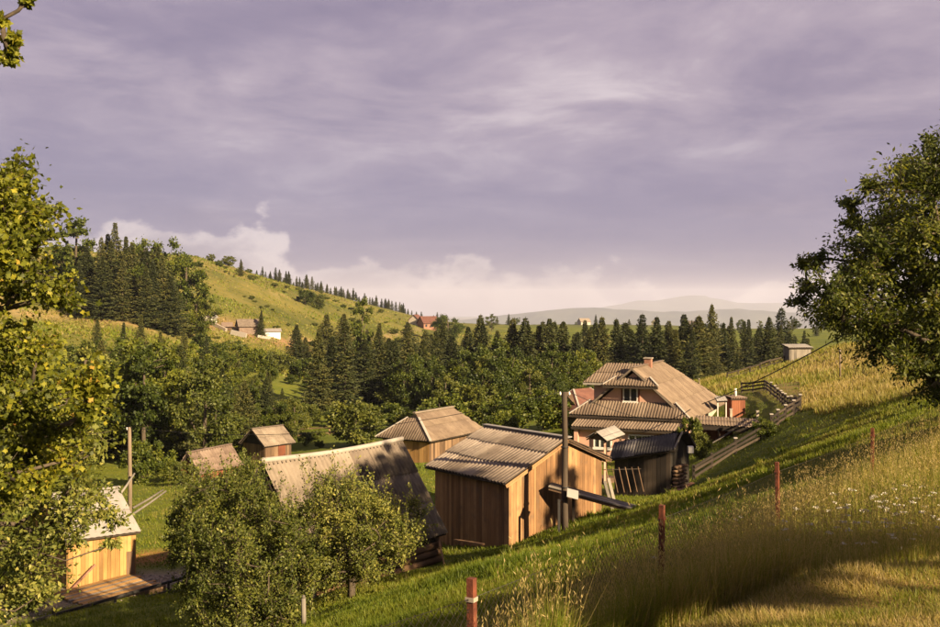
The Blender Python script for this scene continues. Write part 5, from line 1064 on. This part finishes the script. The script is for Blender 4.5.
# ------------------------------------------------------------------ wire fence
def wire_fence():
    P = [V3(x, y, g1(x, y)) for x, y in FENCE]; tops = {1: at(471.5, 578, 7.2), 2: at(662, 505, 11.), 3: at(777, 462, 15), 4: at(872.5, 428, 18.5)}
    t = thing('wire_fence', 'wire mesh fence on rusty red posts crossing the foreground slope', 'fence', P[2]); T = []
    for i, p in enumerate(P):
        top = tops.get(i, p+V3(0, 0, 1.35)); T.append(top); b = V3(top[0]+(.02 if i % 2 else -.015), top[1], p[2]-.4)
        w = .052; po = beam('post', b, top, w, w, 'rust', t, up=(.5, .86, 0)); beam('tie_band', top-V3(0, 0, .16), top-V3(0, 0, .13), w*1.3, w*1.2, 'concrete' if i == 1 else 'rust', po, up=(.5, .86, 0))
    for i in range(len(P)-1):
        A, B = T[i]-V3(0, 0, .14), T[i+1]-V3(0, 0, .14); A0, B0 = V3(A[0], A[1], P[i][2]+.05), V3(B[0], B[1], P[i+1][2]+.05); L = np.linalg.norm(B-A); n = int(L/.075); parts = []; hgt = 1.1; dk = hgt/L
        for sgn in (1, -1):
            for k in range(-int(n*dk)-1, n+int(n*dk)+1):
                s0 = k/n; s1 = s0+sgn*dk; a, b = 0., 1.
                if sgn > 0:
                    if s0 < 0: a = -s0/dk
                    if s1 > 1: b = (1-s0)/dk
                else:
                    if s1 < 0: b = s0/dk
                    if s0 > 1: a = (s0-1)/dk
                if b-a < .02 or a >= 1 or b <= 0: continue
                pt = lambda f: (A0*(1-(s0+(s1-s0)*f))+B0*(s0+(s1-s0)*f))*(1-f)+(A*(1-(s0+(s1-s0)*f))+B*(s0+(s1-s0)*f))*f
                parts.append((beamV(pt(a), pt(b), .0024, .0024, (.8, -.6, .1)), BOXF))
        V, F = join(parts); part('wire_mesh', V, F, 'wire', t, kind='stuff')
        tube('top_wire', [A, (A+B)/2-V3(0, 0, .03), B], .002, 'wire', t, 4)
wire_fence()

# ------------------------------------------------------------------ grasses
def grass(name, label, x, y, h, w, tint, lean=.35, seg=2):
    n = len(x); z = gz(x, y)-.01; a = rng.uniform(0, 6.28, n); ln = np.abs(rng.normal(0, lean, n)); d = np.stack([np.cos(a)*ln-.06, np.sin(a)*ln+.02, np.ones(n)], 1)
    fa = rng.uniform(0, 6.28, n); s = np.stack([np.cos(fa), np.sin(fa), np.zeros(n)], 1)*w[:, None]/2; b = np.stack([x, y, z], 1); d *= h[:, None]
    cur = np.stack([np.cos(a), np.sin(a), np.zeros(n)], 1)*(h*ln*.9)[:, None]
    if seg == 1: V = np.stack([b-s, b+s, b+d], 1); F = np.arange(n*3).reshape(n, 3); rep = 1
    else:
        m = b+d*.55-cur*.1; tp = b+d+cur*.55-np.stack([np.zeros(n), np.zeros(n), h*ln*.45], 1)
        V = np.stack([b-s, b+s, m+s*.8, m-s*.8, tp], 1); o = 5*np.arange(n)[:, None]; F = np.concatenate([o+np.array([0, 1, 2]), o+np.array([0, 2, 3]), o+np.array([3, 2, 4])], 1).reshape(-1, 3); rep = 3
    me = mesh(name, V.reshape(-1, 3), F, 'grass_blade', False, np.repeat(np.clip(tint, 0, 1), rep)); ob = bpy.data.objects.new(name, me); link(ob, None, (0, 0, 0)); ob['kind'] = 'stuff'; tag(ob, label, 'grass')
rng = np.random.default_rng(77)
def scatter(n, px0, px1, Y0, Y1, power=1.0):
    """even over the ground as seen: denser near, thinner far"""
    u = rng.random(n); Y = (Y0**-power+u*(Y1**-power-Y0**-power))**(-1/power) if power else Y0*(Y1/Y0)**u
    return (rng.uniform(px0, px1, n)-HX)/FPX*Y, Y
BF = None
def clear_of(x, y):
    k = np.ones(len(x), bool)
    A = np.array([1.53, 40.]); ab = np.array([.79, .613]); ad = np.array([-.613, .79]); q = np.stack([x, y], 1)-A; k &= ~((q@ab > -.05) & (q@ab < 4.95) & (q@ad > -.05) & (q@ad < 4.9))
    for fx, fy, h, L, W in ((-4.75, 38, .902, 3.5, 2.6), (14.26, 80, 1.164, 9.6, 4.), (-2.59, 72, 1.023, 4.2, 2.3), (-15.94, 43, .646, 1.4, 2.5)):
        r = np.array([math.cos(h), math.sin(h)]); p = np.array([math.sin(h), -math.cos(h)]); q = np.stack([x-fx, y-fy], 1); k &= ~((abs(q@r) < L) & (abs(q@p) < W))
    A, B = at(-40, 620, 36.6)[:2], at(205, 564, 43.4)[:2]; d = B-A; t = np.clip(((x-A[0])*d[0]+(y-A[1])*d[1])/(d@d), 0, 1); k &= np.hypot(x-A[0]-t*d[0], y-A[1]-t*d[1]) > 1.4+.3*wob(x, y, .6)
    return k
# lawn on the slope and in the yards
x, y = scatter(560000, -40, 980, 8.5, 92, .6); k = clear_of(x, y) & (y > edgeY(x)-.1); x, y = x[k], y[k]; fd = fence_d(x, y); k = fd < .6; x, y, fd = x[k], y[k], fd[k]
h = rng.uniform(.06, .15, len(x))*(1+.5*wob(x, y, 2.3)+.3*wob(x, y, .8, 3))+.32*sstep(fd, -3.2, -.3)*rng.random(len(x)); h = np.clip(h, .03, .6)
tc = rng.integers(0, len(x), 900); xt = np.repeat(x[tc], 45)+rng.normal(0, .09, 900*45); yt = np.repeat(y[tc], 45)+rng.normal(0, .09, 900*45); ht = np.repeat(rng.uniform(.1, .32, 900), 45)*rng.uniform(.5, 1.1, 900*45)
x = np.concatenate([x, xt]); y = np.concatenate([y, yt]); h = np.concatenate([h, ht]); fd = np.concatenate([fd, fence_d(xt, yt)])
grass('lawn_grass', 'short green grass covering the slope and the yards', x, y, h, np.clip(.0011*y, .012, .05), .27+.17*wob(x, y, 3.1, 1)+.12*wob(x, y, .9, 2)+rng.normal(0, .12, len(x))+.12*sstep(fd, -3, 0), .45, 1)
# mown terrace nearest the camera
x, y = scatter(110000, 480, 960, 5.5, 11, .3); k = y < edgeY(x)+.25; x, y = x[k], y[k]
grass('mown_grass', 'dry mown grass on the terrace in the lower right corner', x, y, rng.uniform(.025, .10, len(x))*(1+.5*wob(x, y, .35, 3)), np.full(len(x), .008), .50+.28*wob(x, y, .7, 1)+.15*wob(x, y, .22, 2)+rng.normal(0, .2, len(x)), .8, 1)
# tall meadow grass along the fence
x, y = scatter(270000, 380, 990, 7., 27, .8); fd = fence_d(x, y); k = (fd > -1.1-.5*wob(x, y, .7)) & (y > edgeY(x)+.15+.2*wob(x, y, .4)); x, y, fd = x[k], y[k], fd[k]
h = rng.uniform(.35, .85, len(x))*(1+.22*wob(x, y, 1.3)+.12*wob(x, y, .45, 2))*np.interp(fd, [-1.6, -.2, .6], [.35, .75, 1.]); dryt = .42+.14*sstep(y, 11, 13.5)+.26*wob(x, y, 1.5, 4)+rng.normal(0, .17, len(x))
grass('meadow_grass', 'tall dry meadow grass along the wire fence', x, y, h, np.clip(.00062*y, .005, .012), dryt, .30, 2)
# seed heads standing over it
k = rng.random(len(x)) < .09; xs, ys, hs = x[k], y[k], h[k]*1.25+.08; n = len(xs); zs = gz(xs, ys); ln = rng.normal(0, .16, (n, 2)); tops = np.stack([xs+ln[:, 0]*hs, ys+ln[:, 1]*hs, zs+hs], 1)
V, F = [], []
side = rng.normal(size=(n, 3)); side[:, 2] = 0; side /= np.linalg.norm(side, axis=1)[:, None]; base = np.stack([xs, ys, zs], 1)
Vs = np.stack([base-side*.003, base+side*.003, tops], 1).reshape(-1, 3); Fs = np.arange(3*n).reshape(n, 3); hd = np.repeat(tops, 5, 0)+rng.normal(size=(5*n, 3))*np.array([.007, .007, .05]); dd = rng.normal(size=(5*n, 3))*.4; dd[:, 2] += .9
Vh, Fh = leafVF(hd, dd, rng.uniform(.025, .05, 5*n), rng.uniform(.004, .009, 5*n)); Fh3 = np.concatenate([Fh[:, [0, 1, 2]], Fh[:, [0, 2, 3]]])+len(Vs)
me = mesh('seed_heads', np.concatenate([Vs, Vh]), np.concatenate([Fs, Fh3]), 'grass_blade', False, np.concatenate([np.full(n, .8), np.tile(rng.uniform(.72, 1., 5*n), 2)])); o = bpy.data.objects.new('seed_heads', me); link(o, None, (0, 0, 0)); o['kind'] = 'stuff'; tag(o, 'straw-coloured seed heads standing above the tall meadow grass', 'grass')
# white umbels
def umbels():
    P = []
    for i in range(85):
        Y = random.uniform(11.2, 14.5); px = random.gauss(890, 45) if i < 66 else random.uniform(640, 940); 
        if px > 965: continue
        x_ = (px-HX)/FPX*Y; P.append((x_, Y))
    P = np.array(P); z = gz(P[:, 0], P[:, 1]); hh = rng.uniform(.55, .85, len(P)); V, F, TI = [], [], []; m = 0; top = np.stack([P[:, 0]+rng.normal(0, .04, len(P)), P[:, 1], z+hh], 1)
    n = len(P); s = np.array([.004, 0, 0]); base = np.stack([P[:, 0], P[:, 1], z], 1); st = np.stack([base-s, base+s, top+s*.7, top-s*.7], 1).reshape(-1, 3)
    R = rng.uniform(.022, .048, n); k = 20; c = np.repeat(top, k, 0); a = rng.uniform(0, 6.28, n*k); rr = np.sqrt(rng.random(n*k))*np.repeat(R, k); c = c+np.stack([np.cos(a)*rr, np.sin(a)*rr, .02-rr*.25+rng.normal(0, .004, n*k)], 1)
    Vh, Fh = leafVF(c, rng.normal(size=(n*k, 3))*np.array([1, 1, .35]), np.full(n*k, .022), np.full(n*k, .018))
    V = np.concatenate([st, Vh]); F = np.concatenate([np.arange(4*n).reshape(n, 4), Fh+4*n]); me = mesh('wildflowers', V, F, ['grass_blade', 'petal'], False, rng.random(len(F))*.6, np.concatenate([np.zeros(n), np.ones(len(Fh))]))
    o = bpy.data.objects.new('wildflowers', me); link(o, None, (0, 0, 0)); o['kind'] = 'stuff'; tag(o, 'white flower umbels scattered through the tall grass at right', 'flowers')
umbels()
# dry grass of the upper meadow
x, y = scatter(90000, 600, 980, 46, 135, .5); k = (x > 20+.6*wob(x, y, 2)) & clear_of(x, y) & ~((pxof(x, y) < 800) & (y < 92)); x, y = x[k], y[k]
grass('upper_meadow_grass', 'dry straw-coloured grass of the upper meadow on the right', x, y, rng.uniform(.15, .5, len(x))*(1+.4*wob(x, y, 4)), np.clip(.0012*y, .04, .16), .60+.18*wob(x, y, 6, 1)+rng.normal(0, .13, len(x)), .35, 1)

x, y = scatter(90000, 20, 520, 190, 560, .2); k = wob(x, y, 11, 5)+.7*wob(x, y, 4, 2)+rng.normal(0, .5, len(x)) > -.1; x, y = x[k], y[k]
grass('hill_grass', 'rough tussocky grass of the hill meadow on the left', x, y, rng.uniform(.2, .7, len(x))*(1+.4*wob(x, y, 9)), rng.uniform(.3, .8, len(x)), .37+.16*wob(x, y, 14, 1)+.15*wob(x, y, 5, 2)+rng.normal(0, .14, len(x)), .5, 1)

# ------------------------------------------------------------------ haze
def haze():
    m = bpy.data.materials.new('haze'); m.use_nodes = True; m.node_tree.nodes.clear(); T = NT(m.node_tree); out = T.add('ShaderNodeOutputMaterial')
    v = T.add('ShaderNodeVolumePrincipled'); v.inputs['Color'].default_value = (.72, .76, .95, 1); v.inputs['Density'].default_value = HAZE; v.inputs['Anisotropy'].default_value = .1
    T.l.new(v.outputs[0], out.inputs['Volume']); MATS['haze'] = m
    V, F = slab([V3(-27000, -27000, 0), V3(27000, -27000, 0), V3(27000, 27000, 0), V3(-27000, 27000, 0)], V3(0, 0, 1), -500, 260)
    o = part('haze', V, F, 'haze', origin=(0, 0, 0), kind='stuff'); tag(o, 'thin pale haze filling the air of the valley', 'haze')
HAZE = 0.6e-4
haze()
